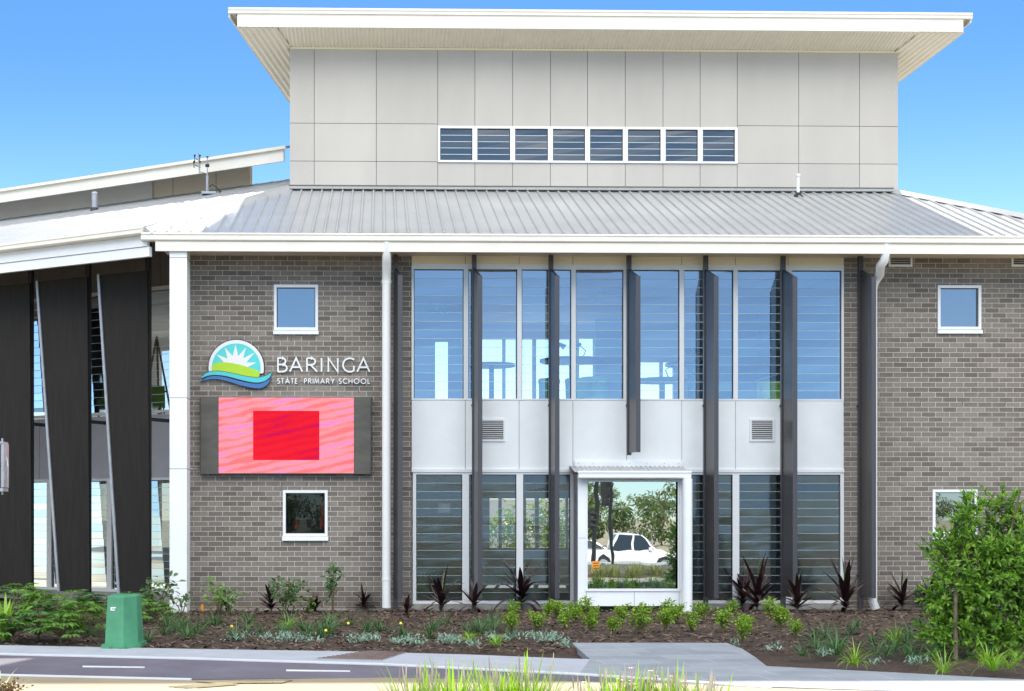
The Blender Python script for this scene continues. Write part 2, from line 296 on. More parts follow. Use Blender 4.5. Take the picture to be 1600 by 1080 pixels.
# ------------------------------------------------------------------ mesh builder
class MB:
    def __init__(s, T=None):
        s.v = []; s.f = []; s.mi = []; s.T = T; s.cur = 0
    def add(s, vs, fs):
        o = len(s.v)
        s.v += [tuple(s.T(*p)) if s.T else tuple(p) for p in vs]
        for f in fs: s.f.append(tuple(i + o for i in (reversed(f) if s.T else f))); s.mi.append(s.cur)
        return s
    def box(s, x0, x1, y0, y1, z0, z1):
        x0, x1 = min(x0, x1), max(x0, x1); y0, y1 = min(y0, y1), max(y0, y1); z0, z1 = min(z0, z1), max(z0, z1)
        return s.add([(x0, y0, z0), (x1, y0, z0), (x1, y1, z0), (x0, y1, z0), (x0, y0, z1), (x1, y0, z1), (x1, y1, z1), (x0, y1, z1)],
                     [(0, 3, 2, 1), (4, 5, 6, 7), (0, 1, 5, 4), (1, 2, 6, 5), (2, 3, 7, 6), (3, 0, 4, 7)])
    def hexa(s, b, t):                               # bottom quad, top quad
        return s.add(list(b) + list(t), [(0, 3, 2, 1), (4, 5, 6, 7), (0, 1, 5, 4), (1, 2, 6, 5), (2, 3, 7, 6), (3, 0, 4, 7)])
    def prism(s, pts, vec):                          # polygon extruded along vec
        n = len(pts); v = [tuple(p) for p in pts] + [tuple(a + b for a, b in zip(p, vec)) for p in pts]
        return s.add(v, [tuple(range(n - 1, -1, -1)), tuple(range(n, 2 * n))] + [(i, (i + 1) % n, n + (i + 1) % n, n + i) for i in range(n)])
    def quad(s, a, b, c, d): return s.add([a, b, c, d], [(0, 1, 2, 3)])
    def tube(s, pts, r, n=10, cap=True):
        pts = [Vector(p) for p in pts]; rs = r if isinstance(r, (list, tuple)) else [r] * len(pts)
        vs = []; up = None
        for i, p in enumerate(pts):
            d = (pts[min(i + 1, len(pts) - 1)] - pts[max(i - 1, 0)]).normalized()
            if up is None: up = Vector((0, 0, 1)) if abs(d.z) < .9 else Vector((1, 0, 0))
            a = d.cross(up).normalized(); b = d.cross(a).normalized(); up = -b if False else up
            for k in range(n):
                t = 2 * pi * k / n; vs.append(tuple(p + (a * cos(t) + b * sin(t)) * rs[i]))
        fs = []
        for i in range(len(pts) - 1):
            for k in range(n):
                k2 = (k + 1) % n; fs.append((i * n + k, i * n + k2, (i + 1) * n + k2, (i + 1) * n + k))
        if cap:
            m_ = len(vs); vs += vs[:n] + vs[(len(pts) - 1) * n:len(pts) * n]
            fs += [tuple(range(m_, m_ + n))[::-1], tuple(range(m_ + n, m_ + 2 * n))]
        return s.add(vs, fs)
    def blade(s, p, az, el0, L, W, bend, n=5, tipw=.05, fold=0.0):   # strap leaf: arc from p
        x, y, z = p; pts = []; el = el0; st = L / n; ca, sa = cos(az), sin(az)
        for i in range(n + 1):
            t = i / n; wd = W * (math.sin(pi * min(1, .22 + .78 * t)) ** .7 if t < 1 else tipw)
            pts.append((x, y, z, max(wd, W * tipw), el))
            x += cos(el) * ca * st; y += cos(el) * sa * st; z += sin(el) * st; el -= bend / n
        vs = []; fs = []
        for (a, b, c, wd, e) in pts:
            vs += [(a - sa * wd / 2, b + ca * wd / 2, c), (a + sa * wd / 2, b - ca * wd / 2, c)]
        for i in range(n): fs.append((2 * i, 2 * i + 1, 2 * i + 3, 2 * i + 2))
        return s.add(vs, fs)
    def leaf(s, p, d, nrm, L, W, curl=.15):          # pointed oval leaf of 4 faces
        p = Vector(p); d = Vector(d).normalized(); nn = Vector(nrm); nn = (nn - d * nn.dot(d))
        if nn.length < 1e-4: nn = d.orthogonal()
        nn.normalize(); sd = d.cross(nn)
        a = p; m1 = p + d * L * .38 ; m2 = p + d * L * .72 - nn * L * curl * .4; tp = p + d * L - nn * L * curl
        l1 = m1 + sd * W * .5 + nn * W * .12; r1 = m1 - sd * W * .5 + nn * W * .12; l2 = m2 + sd * W * .38 + nn * W * .1; r2 = m2 - sd * W * .38 + nn * W * .1
        return s.add([tuple(q) for q in (a, l1, m1, r1, l2, m2, r2, tp)], [(0, 1, 2), (0, 2, 3), (1, 4, 5, 2), (2, 5, 6, 3), (4, 7, 5), (5, 7, 6)])
    def build(s, name, mats, parent=None, world=True, smooth=False, recalc=True):
        me = bpy.data.meshes.new(name); me.from_pydata(s.v, [], s.f)
        for m in (mats if isinstance(mats, (list, tuple)) else [mats]): me.materials.append(M[m])
        me.polygons.foreach_set('material_index', s.mi)
        if recalc and len(s.f) < 60000:
            bm = bmesh.new(); bm.from_mesh(me); bmesh.ops.recalc_face_normals(bm, faces=bm.faces); bm.to_mesh(me); bm.free()
        if smooth: me.polygons.foreach_set('use_smooth', [True] * len(me.polygons))
        me.update()
        o = bpy.data.objects.new(name, me); C.objects.link(o)
        if parent is not None:
            o.parent = parent
            if world:
                q = parent; off = Vector((0, 0, 0))
                while q is not None: off += q.location; q = q.parent
                o.location = -off
        return o
def tag(o, label, cat, group=None):
    o['label'] = label; o['category'] = cat
    if group: o['group'] = group
    return o
def thing(name, label, cat, loc=(0, 0, 0), group=None, rz=0):
    o = bpy.data.objects.new(name, None); C.objects.link(o); o.location = loc; o.rotation_euler = (0, 0, rz); o.empty_display_size = .2
    return tag(o, label, cat, group)
def kind(o, k): o['kind'] = k; return o

def wall_grid(mb, x0, x1, z0, z1, y0, y1, holes):
    xs = sorted({x0, x1, *[h[0] for h in holes], *[h[1] for h in holes]}); zs = sorted({z0, z1, *[h[2] for h in holes], *[h[3] for h in holes]})
    xs = [x for x in xs if x0 <= x <= x1]; zs = [z for z in zs if z0 <= z <= z1]
    def hole(i, j):
        if i < 0 or j < 0 or i >= len(xs) - 1 or j >= len(zs) - 1: return True
        cx = (xs[i] + xs[i + 1]) / 2; cz = (zs[j] + zs[j + 1]) / 2
        return any(h[0] < cx < h[1] and h[2] < cz < h[3] for h in holes)
    for i in range(len(xs) - 1):
        for j in range(len(zs) - 1):
            if hole(i, j): continue
            a, b, c, d = xs[i], xs[i + 1], zs[j], zs[j + 1]
            mb.quad((a, y0, c), (b, y0, c), (b, y0, d), (a, y0, d)); mb.quad((a, y1, c), (a, y1, d), (b, y1, d), (b, y1, c))
            if hole(i - 1, j): mb.quad((a, y0, c), (a, y0, d), (a, y1, d), (a, y1, c))
            if hole(i + 1, j): mb.quad((b, y0, c), (b, y1, c), (b, y1, d), (b, y0, d))
            if hole(i, j - 1): mb.quad((a, y0, c), (a, y1, c), (b, y1, c), (b, y0, c))
            if hole(i, j + 1): mb.quad((a, y0, d), (b, y0, d), (b, y1, d), (a, y1, d))
    return mb
def window(par, x0, x1, z0, z1, y, fw, glass, louvres=0, T=None, fd=.09, recess=.05, tilt=.012, gasket=True, edge=.007, fr=None):
    """frame mesh = the window, with its pane as a child. y = outer face of the frame"""
    fl, fr_, ft, fb = fr if fr else (fw, fw, fw, fw)
    f = MB(T)
    f.box(x0, x1, y, y + fd, z1 - ft, z1); f.box(x0, x1, y, y + fd, z0, z0 + fb)
    f.box(x0, x0 + fl, y, y + fd, z0 + fb, z1 - ft); f.box(x1 - fr_, x1, y, y + fd, z0 + fb, z1 - ft)
    a, b, c, d = x0 + fl, x1 - fr_, z0 + fb, z1 - ft
    if gasket:
        f.cur = 1; g = .012; yy = y + recess
        f.box(a, a + g, yy - .012, yy + .004, c, d); f.box(b - g, b, yy - .012, yy + .004, c, d); f.box(a + g, b - g, yy - .012, yy + .004, d - g, d)
    fo = f.build('window', ['alu', 'black'], par)
    p = MB(T); yy = y + recess
    if louvres:
        h = (d - c) / louvres
        for k in range(louvres):
            za = c + k * h; t = tilt * h * (1 + R.uniform(-.6, .6)); tw = R.uniform(-.0012, .0012)
            p.cur = 0; p.quad((a, yy - t - tw, za - .006), (b, yy - t + tw, za - .006), (b, yy + t, za + h), (a, yy + t, za + h))
            if k: p.cur = 1; p.box(a, b, yy - t - .006, yy - t, za - .006, za - .006 + edge)
    else:
        p.quad((a, yy, c), (b, yy, c), (b, yy, d), (a, yy, d))
    p.build('louvre_blades' if louvres else 'pane', [glass, 'gl_edge'], fo)
    return fo

# ================================================================== SCHOOL BUILDING
B = thing('school_building', 'two-storey grey brick school with pale metal roof, tall beige upper block and charcoal fins', 'school building', (4, 3, 0))
def Zf(py, px=980, Y=0.0): return ZW(py, px, Y)
Z_PL, Z_LT, Z_PB, Z_UB, Z_UT = Zf(943), Zf(738), Zf(735), Zf(626), Zf(417)
XB0, XB1 = XW(643, 0), XW(1318, 0)
XL0 = XW(290, 0); XR1 = 12.1
def rect(a, b, c, d, px=None, Y=0.0):               # photo box -> x0,x1,z0,z1 on plane Y
    m = (a + b) / 2
    return (XW(a, Y), XW(b, Y), ZW(d, m, Y), ZW(c, m, Y))
wl1, wl2 = rect(428, 497, 445, 516), rect(442, 512, 766, 838)
wr1, wr2 = rect(1465, 1533, 446, 515), rect(1457, 1527, 765, 836)
vr1, vr2 = rect(1388, 1425, 389, 417), rect(1580, 1617, 389, 417)
mb = MB(); wall_grid(mb, XL0, XB0, 0, 6.45, 0, .11, [wl1, wl2]); mb.build('brick_wall', 'brick', B)
mb = MB()
for p_, q_ in ((455, 531), (440, 757), (479, 757), (479, 849), (1373, 631), (1438, 631), (1504, 631), (1571, 631), (1438, 525), (1484, 756), (1405, 756), (1560, 756), (330, 612), (389, 612), (560, 612), (350, 849), (545, 849)):
    x_, z_ = XW(p_, 0), ZW(q_, p_, 0); mb.box(x_ - .006, x_ + .006, -.0015, .002, z_ - .035, z_ + .035)
mb.build('weep_holes', 'gap', B)
mb = MB(); wall_grid(mb, XB1, XR1, 0, 6.45, 0, .11, [wr1, wr2]); mb.build('brick_wall', 'brick', B)
mb = MB()                                            # inner leaf and the return walls of brick
wall_grid(mb, XL0, XB0 + .02, 0, 6.45, .115, .25, [wl1, wl2]); wall_grid(mb, XB1 - .02, XR1 - .115, 0, 6.45, .115, .25, [wr1, wr2])
mb.box(XL0, XL0 + .11, .255, 1.72, 0, 6.45)
mb.build('inner_wall', 'inwall', B)
mb = MB(); mb.quad((XR1, 0, 0), (XR1 + 3.5, 6, 0), (XR1 + 3.5, 6, 6.45), (XR1, 0, 6.45)); mb.quad((XR1 - .12, 0.003, 0), (XR1 - .12, 0.003, 6.45), (XR1 + 3.38, 6.07, 6.45), (XR1 + 3.38, 6.07, 0))
mb.build('brick_wall', 'brick', B)
# small square windows with sills
for k, (a, r) in enumerate(((wl1, 0), (wl2, 1), (wr1, 2), (wr2, 3))):
    wo = window(B, a[0], a[1], a[2], a[3], -.012, .048, 'gl_dim' if k == 1 else 'gl_small', recess=.055, fd=.1)
    s = MB(); s.hexa([(a[0] - .01, -.05, a[2] - .075), (a[1] + .01, -.05, a[2] - .075), (a[1] + .01, 0, a[2] - .075), (a[0] - .01, 0, a[2] - .075)],
                     [(a[0] - .01, -.045, a[2] - .012), (a[1] + .01, -.045, a[2] - .012), (a[1] + .01, 0, a[2] - .004), (a[0] - .01, 0, a[2] - .004)])
    s.build('sill', 'alu', wo)
    s = MB(); s.box(a[0] - .2, a[1] + .6, 1.2, 1.22, a[2] - .3, a[3] + .5)
    s.build('blind', 'inwall' if k in (0, 2) else 'black', wo)
# louvred vents high in the brick
def vent(x0, x1, z0, z1, y, n, par=B):
    m = MB(); t = .03
    m.cur = 0; m.box(x0, x1, y - .02, y, z0, z0 + t); m.box(x0, x1, y - .02, y, z1 - t, z1); m.box(x0, x0 + t, y - .02, y, z0 + t, z1 - t); m.box(x1 - t, x1, y - .02, y, z0 + t, z1 - t)
    vo = m.build('vent', ['alu'], par)
    b = MB(); b.cur = 1; b.box(x0 + t, x1 - t, y - .003, y - .001, z0 + t, z1 - t); b.cur = 0
    h = (z1 - z0 - 2 * t) / n
    for k in range(n):
        z = z0 + t + k * h
        b.hexa([(x0 + t, y - .018, z + .1 * h), (x1 - t, y - .018, z + .1 * h), (x1 - t, y - .004, z + .48 * h), (x0 + t, y - .004, z + .48 * h)],
               [(x0 + t, y - .018, z + .2 * h), (x1 - t, y - .018, z + .2 * h), (x1 - t, y - .004, z + .58 * h), (x0 + t, y - .004, z + .58 * h)])
    b.build('slats', ['vent', 'ventdark'], vo)
vent(*vr1, -.002, 8); vent(*vr2, -.002, 8)
# plinth, window bay
mb = MB(); mb.box(XB0, XB1, -.035, .25, -.1, Z_PL); mb.box(XL0, XB0 - .002, -.03, -.002, -.1, .05); mb.box(XB1 + .002, XR1, -.03, -.002, -.1, .05); mb.build('plinth', 'conc', B)
PU = [643, 728, 811.5, 896, 977.5, 1065, 1149, 1233, 1318]
for i in range(8):
    a, b = XW(PU[i], 0), XW(PU[i + 1], 0)
    window(B, a, b, Z_UB, Z_UT, -.02, .042, 'gl_up', louvres=15, recess=.055, fd=.12, fr=(.04, .04, .055, .03))
PL_ = [645, 727.5, 812, 896]; PR_ = [1066, 1149.5, 1233, 1318]
for P in (PL_, PR_):
    for i in range(3):
        window(B, XW(P[i], 0), XW(P[i + 1], 0), Z_PL, Z_LT, -.02, .055, 'gl_lo', louvres=15, edge=.0045, recess=.055, fd=.12, fr=(.058, .058, .04, .05))
# infill panels (each sheet separated by an open joint)
mb = MB(); g = .004
edges = [643, 727, 811, 895, 979, 1065, 1149, 1231, 1318]
mb.cur = 1; mb.box(XB0, XB1, -.004, .1, Z_LT + .002, Z_UB - .002); mb.cur = 0
for i in range(8):
    mb.box(XW(edges[i], 0) + g, XW(edges[i + 1], 0) - g, -.016, -.006, Z_LT + .006, Z_UB - .006)
mb.build('spandrel_panels', ['panel', 'gap'], B)
mb = MB(); mb.cur = 1; mb.box(XB0, XB1, -.004, .1, Z_UT + .002, 6.45); mb.cur = 0
for i in range(8): mb.box(XW(edges[i], 0) + g, XW(edges[i + 1], 0) - g, -.016, -.006, Z_UT + .006, 6.45)
mb.build('head_panels', ['cream', 'gap'], B)
mb = MB(); mb.box(XB0, XB1, -.04, -.018, Z_LT - .002, Z_LT + .05); mb.box(XB0, XB1, -.035, -.022, Z_UT - .004, Z_UT + .03); mb.build('trim', 'alu', B)
v1, v2 = rect(749, 789, 655, 690), rect(1171, 1209, 655, 690)
vent(*v1, -.018, 10); vent(*v2, -.018, 10)

# ---- low roof
EY, EZ, SL = -.75, 6.33, .402
TOPY = 3.4
def RZ(y): return EZ + SL * (y - EY)
HL0, HL1 = (-3.86, EY), (-1.82, TOPY)                # left hip, bottom and top
HR0, HR1 = (12.45, EY), (10.12, TOPY)
def hipx(h0, h1, y): return h0[0] + (h1[0] - h0[0]) * (y - EY) / (TOPY - EY)
mb = MB(); ex = .0
a, b, c, d = (HL0[0], EY, EZ), (HR0[0], EY, EZ), (HR1[0], TOPY, RZ(TOPY)), (HL1[0], TOPY, RZ(TOPY))
mb.add([a, b, c, d], [(0, 1, 2, 3)]); x = HL0[0] + .12
def rib(mb, p0, p1, side, w=.028, h=.034):            # raised seam between two points on the roof
    p0 = Vector(p0); p1 = Vector(p1); s = Vector(side); n = Vector((0, 0, 1))
    w2 = w * .45
    mb.add([tuple(p0 - s * w), tuple(p0 + s * w), tuple(p0 + s * w2 + n * h), tuple(p0 - s * w2 + n * h), tuple(p1 - s * w), tuple(p1 + s * w), tuple(p1 + s * w2 + n * h), tuple(p1 - s * w2 + n * h)],
           [(0, 1, 2, 3), (1, 5, 6, 2), (2, 6, 7, 3), (3, 7, 4, 0), (4, 7, 6, 5)])
while x < HR0[0] - .1:
    yt = TOPY - .06
    if x < HL1[0]: yt = EY + (x - HL0[0]) / (HL1[0] - HL0[0]) * (TOPY - EY)
    if x > HR1[0]: yt = EY + (HR0[0] - x) / (HR0[0] - HR1[0]) * (TOPY - EY)
    if yt - EY > .15: rib(mb, (x, EY - .02, RZ(EY - .02)), (x, yt, RZ(yt)), (1, 0, 0))
    x += .2
roof = mb.build('low_roof', 'roof', B, recalc=False)
mb = MB(); mb.quad((HR0[0], EY, EZ), (HR0[0] + 3.4, 5.5, EZ), (HR1[0] + 1.9, 8.5, RZ(TOPY)), (HR1[0], TOPY, RZ(TOPY))); mb.build('low_roof', 'roof', B, recalc=False)
mb = MB()                                            # hip caps and top flashing
def cap(mb, p0, p1, w=.13, h=.055, drop=.03):
    p0 = Vector(p0); p1 = Vector(p1); d = (p1 - p0).normalized(); s = d.cross(Vector((0, 0, 1))).normalized()
    u = Vector((0, 0, 1))
    r = []
    for p in (p0, p1): r += [tuple(p - s * w - u * drop), tuple(p - s * w * .25 + u * h), tuple(p + s * w * .25 + u * h), tuple(p + s * w - u * drop)]
    mb.add(r, [(0, 1, 5, 4), (1, 2, 6, 5), (2, 3, 7, 6), (0, 3, 2, 1), (4, 5, 6, 7)])
cap(mb, (HL0[0] - .06, EY, EZ + .03), (HL1[0] - .02, TOPY, RZ(TOPY) + .03), w=.17, drop=.06); cap(mb, (HR0[0], EY, EZ + .03), (HR1[0], TOPY, RZ(TOPY) + .02), w=.16)
mb.build('hip_cap', 'roof', B)
mb = MB(); x0, x1 = HL1[0], HR1[0]; 
mb.hexa([(x0, TOPY - .13, RZ(TOPY) - .005), (x1, TOPY - .13, RZ(TOPY) - .005), (x1, TOPY + .0, RZ(TOPY) + .02), (x0, TOPY + .0, RZ(TOPY) + .02)],
        [(x0, TOPY - .13, RZ(TOPY) + .012), (x1, TOPY - .13, RZ(TOPY) + .012), (x1, TOPY - .0, RZ(TOPY) + .075), (x0, TOPY - .0, RZ(TOPY) + .075)])
mb.build('flashing', 'roof', B)
mb = MB(); mb.box(x0 + .02, x1 - .02, TOPY - .004, TOPY + .06, RZ(TOPY) + .03, RZ(TOPY) + .10); mb.build('joint_strip', 'gap', B)
# gutter (quad profile), fascia, soffit
GX0, GX1 = XW(221, EY), 12.7
def gutter(mb, x0, x1, yf, zt, h=.135, w=.125):
    prof = [(yf, zt), (yf - .012, zt - .008), (yf - .012, zt - .03), (yf, zt - .038), (yf, zt - h + .02), (yf + .02, zt - h), (yf + w, zt - h), (yf + w, zt - .005), (yf + w - .01, zt - .005), (yf + w - .01, zt - h + .015), (yf + .012, zt - h + .015), (yf + .012, zt)]
    mb.prism([(x0, a, b) for a, b in prof], (x1 - x0, 0, 0))
mb = MB(); gutter(mb, GX0, GX1, EY - .05, EZ - .005)
x = GX0 + .6
mb.build('gutter', 'fascia', B)
mb = MB(); mb.box(XW(243, EY), GX1 - .1, EY - .02, EY + .02, EZ - .305, EZ - .145); mb.build('fascia_board', 'fascia', B)
mb = MB(); mb.box(XW(262, 0), XR1 + .4, EY + .021, -.018, EZ - .235, EZ - .22); mb.build('eave_soffit', 'soffit', B)

# ---- corner column
mb = MB(); cx0, cx1 = XW(265, -.72), XW(292, -.72)
mb.box(cx0, cx1, -.72, -.32, .0, 6.03); mb.cur = 1
for z in (Zf(403, 280, -.72), Zf(622, 280, -.72), Zf(733, 280, -.72)): mb.box(cx0 - .001, cx1 + .001, -.7215, -.3185, z, z + .008)
mb.cur = 0; mb.box(cx0 - .03, cx1 + .0, -.66, -.36, 6.031, 6.12)
mb.build('corner_column', ['panel', 'gap'], B)
mb = MB(); x = XL0 - .06; z = Zf(733, 298); mb.tube([(x, -.035, .02), (x, -.035, z - .05), (x + .015, -.035, z - .012), (x + .05, -.035, z), (XW(313, 0), -.035, z)], .012, 8); mb.build('conduit', 'white', B, smooth=True)

# ---- charcoal fins
FINX = [XW(p, -.65) for p in (625.5, 750, 870.5, 997, 1119, 1242, 1365)]
FINB = [XW(p, -.15) for p in (618, 741, 861, 983, 1103, 1224, 1345)]
for i in range(7):
    xf, xb = FINX[i], FINB[i]; zb = Zf(934, 980, -.6); zt1, zt0 = Zf(421, 980, -.15), Zf(431, 980, -.65)
    if i == 3: zb = Zf(706, 980, -.6)
    e = .038
    mb = MB()
    mb.hexa([(xf - e + .006, -.64, zb), (xf + e - .016, -.64, zb), (xb + .018, -.17, zb), (xb - .018, -.17, zb)], [(xf - e + .006, -.64, zt0), (xf + e - .016, -.64, zt0), (xb + .018, -.17, zt1), (xb - .018, -.17, zt1)])
    fo = mb.build('fin', 'fin', B)
    m2 = MB(); m2.box(xf - e, xf + e, -.665, -.642, zb - .01, zt0 - .005); m2.build('edge_plate', 'fin_edge', fo)
    zp = Zf(711, 980, -.2) if i == 3 else 0.0
    m3 = MB(); m3.box(xb - .038, xb + .038, -.165, -.09, zp, 6.11); m3.build('post', 'fin_edge', fo)
    m4 = MB()
    for zz in (Zf(634, 980, -.1), Zf(900, 980, -.1)):
        if zz > zb: m4.tube([(xb - .05, -.13, zz), (xb + .05, -.13, zz)], .02, 8); m4.box(xb - .03, xb + .03, -.092, -.015, zz - .02, zz + .02)
    m4.build('bracket', 'black', fo)

# ---- downpipes
def ring(m, x, y, z, r, h=.05): m.tube([(x, y, z), (x, y, z + h)], r, 16)
mb = MB(); x = XW(604, -.45); r = .076
mb.tube([(x, EY + .04, 6.2), (x, EY + .05, 6.02), (x, EY + .10, 5.88), (x, -.48, 5.74), (x, -.45, 5.5), (x, -.45, .09)], r, 16)
ring(mb, x, -.45, 5.55, r + .008, .06); ring(mb, x, -.45, .55, r + .006, .04); mb.build('downpipe', 'white', B, smooth=True)
mb = MB(); xt = XW(1383, -.7); xb = XW(1363.5, -.30)
mb.tube([(xt, EY + .04, 6.2), (xt, EY + .04, 6.03), (xt - .01, EY + .06, 5.93), (xt - .05, EY + .13, 5.85), (xb + .08, -.42, 5.73), (xb + .02, -.33, 5.62), (xb, -.30, 5.5), (xb, -.30, .18), (xb + .05, -.30, .05)], .075, 16)
mb.build('downpipe', 'white', B, smooth=True)

# ---- shop-front style bay box
BY = -.53
bx0, bx1 = XW(903, BY), XW(1067, BY); bz0, bz1 = ZW(947, 985, BY), ZW(747, 985, BY)
gx0, gx1, gz0, gz1 = XW(916, BY), XW(1061, BY), ZW(922, 985, BY), ZW(751, 985, BY)
mb = MB(); mb.box(bx0, gx0, BY, BY + .06, gz0, bz1); mb.box(gx1, bx1, BY, BY + .06, gz0, bz1); mb.box(bx0, bx1, BY, BY + .06, bz0, gz0); mb.box(gx0, gx1, BY, BY + .06, gz1, bz1)
mb.box(bx0 + .002, bx1, BY + .06, -.02, bz0, bz0 + .08)
mb.box(bx1 - .06, bx1, BY + .06, -.02, bz0 + .08, bz1)
mb.cur = 2; mb.box(bx0 - .002, bx0 + .058, BY + .002, -.02, bz0 + .002, bz1 + .08)
mb.cur = 1
for xx in (gx0, XW(991, BY), gx1): mb.box(xx - .003, xx + .003, BY - .0015, BY + .01, bz0 + .01, gz0 - .03)
mb.box(bx0 + .01, gx0 - .01, BY - .0015, BY + .01, ZW(841, 910, BY), ZW(841, 910, BY) + .005)
box = mb.build('bay_box', ['panel', 'gap', 'grey_panel'], B)
mb = MB(); t = .022; mb.box(gx0 - .01, gx1 + .01, BY - .02, BY + .05, gz0 - .02, gz0 + t); mb.box(gx0, gx0 + t, BY - .01, BY + .05, gz0 + t, gz1 - t); mb.box(gx1 - t, gx1, BY - .01, BY + .05, gz0 + t, gz1 - t); mb.box(gx0, gx1, BY - .012, BY + .05, gz1 - t, gz1)
mb.cur = 1; mb.box(gx1 - t - .03, gx1 - t, BY + .012, BY + .03, gz0 + t, gz1 - t)
bf = mb.build('display_window', ['alu', 'black'], box)
mb = MB(); mb.quad((gx0 + .02, BY + .012, gz0 + .02), (gx1 - .02, BY + .012, gz0 + .02), (gx1 - .02, BY + .012, gz1 - .02), (gx0 + .02, BY + .012, gz1 - .02)); mb.build('pane', 'gl_bay', box)
mb = MB(); zg = ZW(748, 985, -.75); gutter(mb, XW(904, -.72), XW(1080, -.72), -.73, ZW(736, 985, -.72), .13, .12); mb.build('gutter', 'alu', box)
mb = MB(); n = 60; x0, x1 = XW(897, -.6), XW(1076, -.6); vs = []; z1_, z0_ = ZW(731, 985, -.03), ZW(738, 985, -.6)
for i in range(n * 4 + 1):
    xx = x0 + (x1 - x0) * i / (n * 4); wv = .009 * sin(2 * pi * i / 10)
    vs += [(xx, -.68, z0_ + wv), (xx, -.02, z1_ + .03 + wv), (xx, -.68, z0_ + wv - .006)]
mb.add(vs, [(3 * i, 3 * i + 3, 3 * i + 4, 3 * i + 1) for i in range(n * 4)] + [(3 * i + 2, 3 * i + 5, 3 * i + 3, 3 * i) for i in range(n * 4)]); mb.build('canopy_roof', 'roof', box, recalc=False, smooth=False)
mb = MB(); mb.box(XW(897, 0), XW(1066, 0), -.05, -.03, Zf(731), Zf(722)); mb.box(XW(897, 0), XW(1066, 0), -.035, -.017, Zf(722), Zf(720))
mb.cur = 1
for p in (903, 926, 983, 1010, 1037, 1060): mb.tube([(XW(p, 0), -.055, Zf(724.5)), (XW(p, 0), -.048, Zf(724.5))], .006, 6)
mb.build('flashing', ['alu', 'gap'], box)
mb = MB(); x = XW(1074, -.68); mb.tube([(x, -.68, ZW(748, 1070, -.68)), (x, -.68, -.01)], .083, 20); mb.tube([(x, -.68, -.012), (x, -.68, -.006)], .12, 16); mb.build('downpipe', 'panel', B, smooth=True)

# ---- upper block
bl, br = XW(453, TOPY), XW(1403, TOPY)
zb0 = RZ(TOPY) + .02; zbt = ZW(77.5, 900, TOPY)
def UX(p): return XW(p, TOPY)
def UZ(q): return ZW(q, 900, TOPY)
XJ = [453, 491, 588, 684, 742, 801, 860, 918, 977, 1036, 1094, 1152, 1248, 1343, 1403]
wz0, wz1 = UZ(255), UZ(198.5)
mb = MB(); mb.cur = 1
wx = [(UX(684.5), UX(1152.5), wz0, wz1)]
wall_grid(mb, bl + .004, br - .004, zb0 - .3, zbt - .004, TOPY + .012, TOPY + .15, wx)
mb.cur = 0; g = .005
for i in range(14):
    a, b = UX(XJ[i]), UX(XJ[i + 1])
    rows = [(zb0 - .25, UZ(254)), (UZ(254), UZ(195)), (UZ(195), zbt)]
    for j, (c, d) in enumerate(rows):
        if 3 <= i <= 10:
            if j == 1: continue
            if j == 0: d = wz0
            if j == 2: c = wz1
        mb.box(a + (g if i else 0), b - (g if i < 13 else 0), TOPY, TOPY + .01, c + g, d - (g if j < 2 else 0))
mb.build('upper_block_cladding', ['block', 'gap'], B)
mb = MB()
for i in range(14):
    a, b = UX(XJ[i]), UX(XJ[i + 1])
    for z_ in (zb0 + .12, UZ(265), UZ(185), UZ(140), UZ(92)):
        for x_ in (a + .05, b - .05): mb.tube([(x_, TOPY - .0015, z_), (x_, TOPY + .001, z_)], .007, 6)
mb.build('cladding_screws', 'vent', B)
k = .27; dep = 7.0
mb = MB(); mb.quad((bl, TOPY + .002, 6.5), (bl, TOPY + .002, zbt), (bl + k * dep, TOPY + dep, zbt - .18 * dep), (bl + k * dep, TOPY + dep, 6.5)); mb.quad((br, TOPY + .002, 6.5), (br - k * dep, TOPY + dep, 6.5), (br - k * dep, TOPY + dep, zbt - .18 * dep), (br, TOPY + .002, zbt))
mb.quad((bl + k * dep, TOPY + dep, 6.5), (br - k * dep, TOPY + dep, 6.5), (br - k * dep, TOPY + dep, zbt - 1.2), (bl + k * dep, TOPY + dep, zbt - 1.2)); mb.build('upper_block_side', 'block', B)
mb = MB(); mb.box(bl + .1, br - .1, TOPY + 2.2, TOPY + 2.25, zb0, zbt - .4); mb.box(bl + .1, br - .1, TOPY + .16, TOPY + 2.2, zb0 + .2, zb0 + .24); mb.build('clerestory_lining', 'ceil', B)
for i in range(8):
    a, b = UX(XJ[3 + i]), UX(XJ[4 + i])
    window(B, a + .001, b - .001, wz0, wz1, TOPY - .03, .04, 'gl_dark', louvres=5, recess=.05, fd=.12, edge=.009, fr=(.045, .05, .045, .04))
# ---- upper roof
OV = .76; FY = TOPY - OV; SB = .18
zfb = ZW(46.5, 900, FY); zft = ZW(18, 900, FY)
ftl, ftr = XW(357, FY), XW(1518, FY); fbl, fbr = XW(371, FY), XW(1504, FY)
def soff(y): return zfb + .012 - SB * (y - FY)
def topz(y): return zft - SB * (y - FY)
LD = 7.4
mb = MB()
fa = [(ftl, FY - .05), (ftr, FY - .05), (ftr - k * LD, FY + LD), (ftl + k * LD, FY + LD)]
mb.add([(x, y, topz(y) - .03) for x, y in fa] + [(x, y, topz(y)) for x, y in fa], [(0, 3, 2, 1), (4, 5, 6, 7), (0, 1, 5, 4), (1, 2, 6, 5), (2, 3, 7, 6), (3, 0, 4, 7)])
uroof = mb.build('upper_roof', 'roof', B)
mb = MB(); zm = ZW(26, 900, FY)                      # barge capping and fascia
mb.prism([(ftl, FY - .065, zft + .01), (ftl, FY - .065, zft - .03), (ftl, FY - .05, zft - .036), (ftl, FY - .05, zm + .012), (ftl, FY - .062, zm), (ftl, FY - .0, zm), (ftl, FY - .0, zft + .01)], (ftr - ftl, 0, 0))
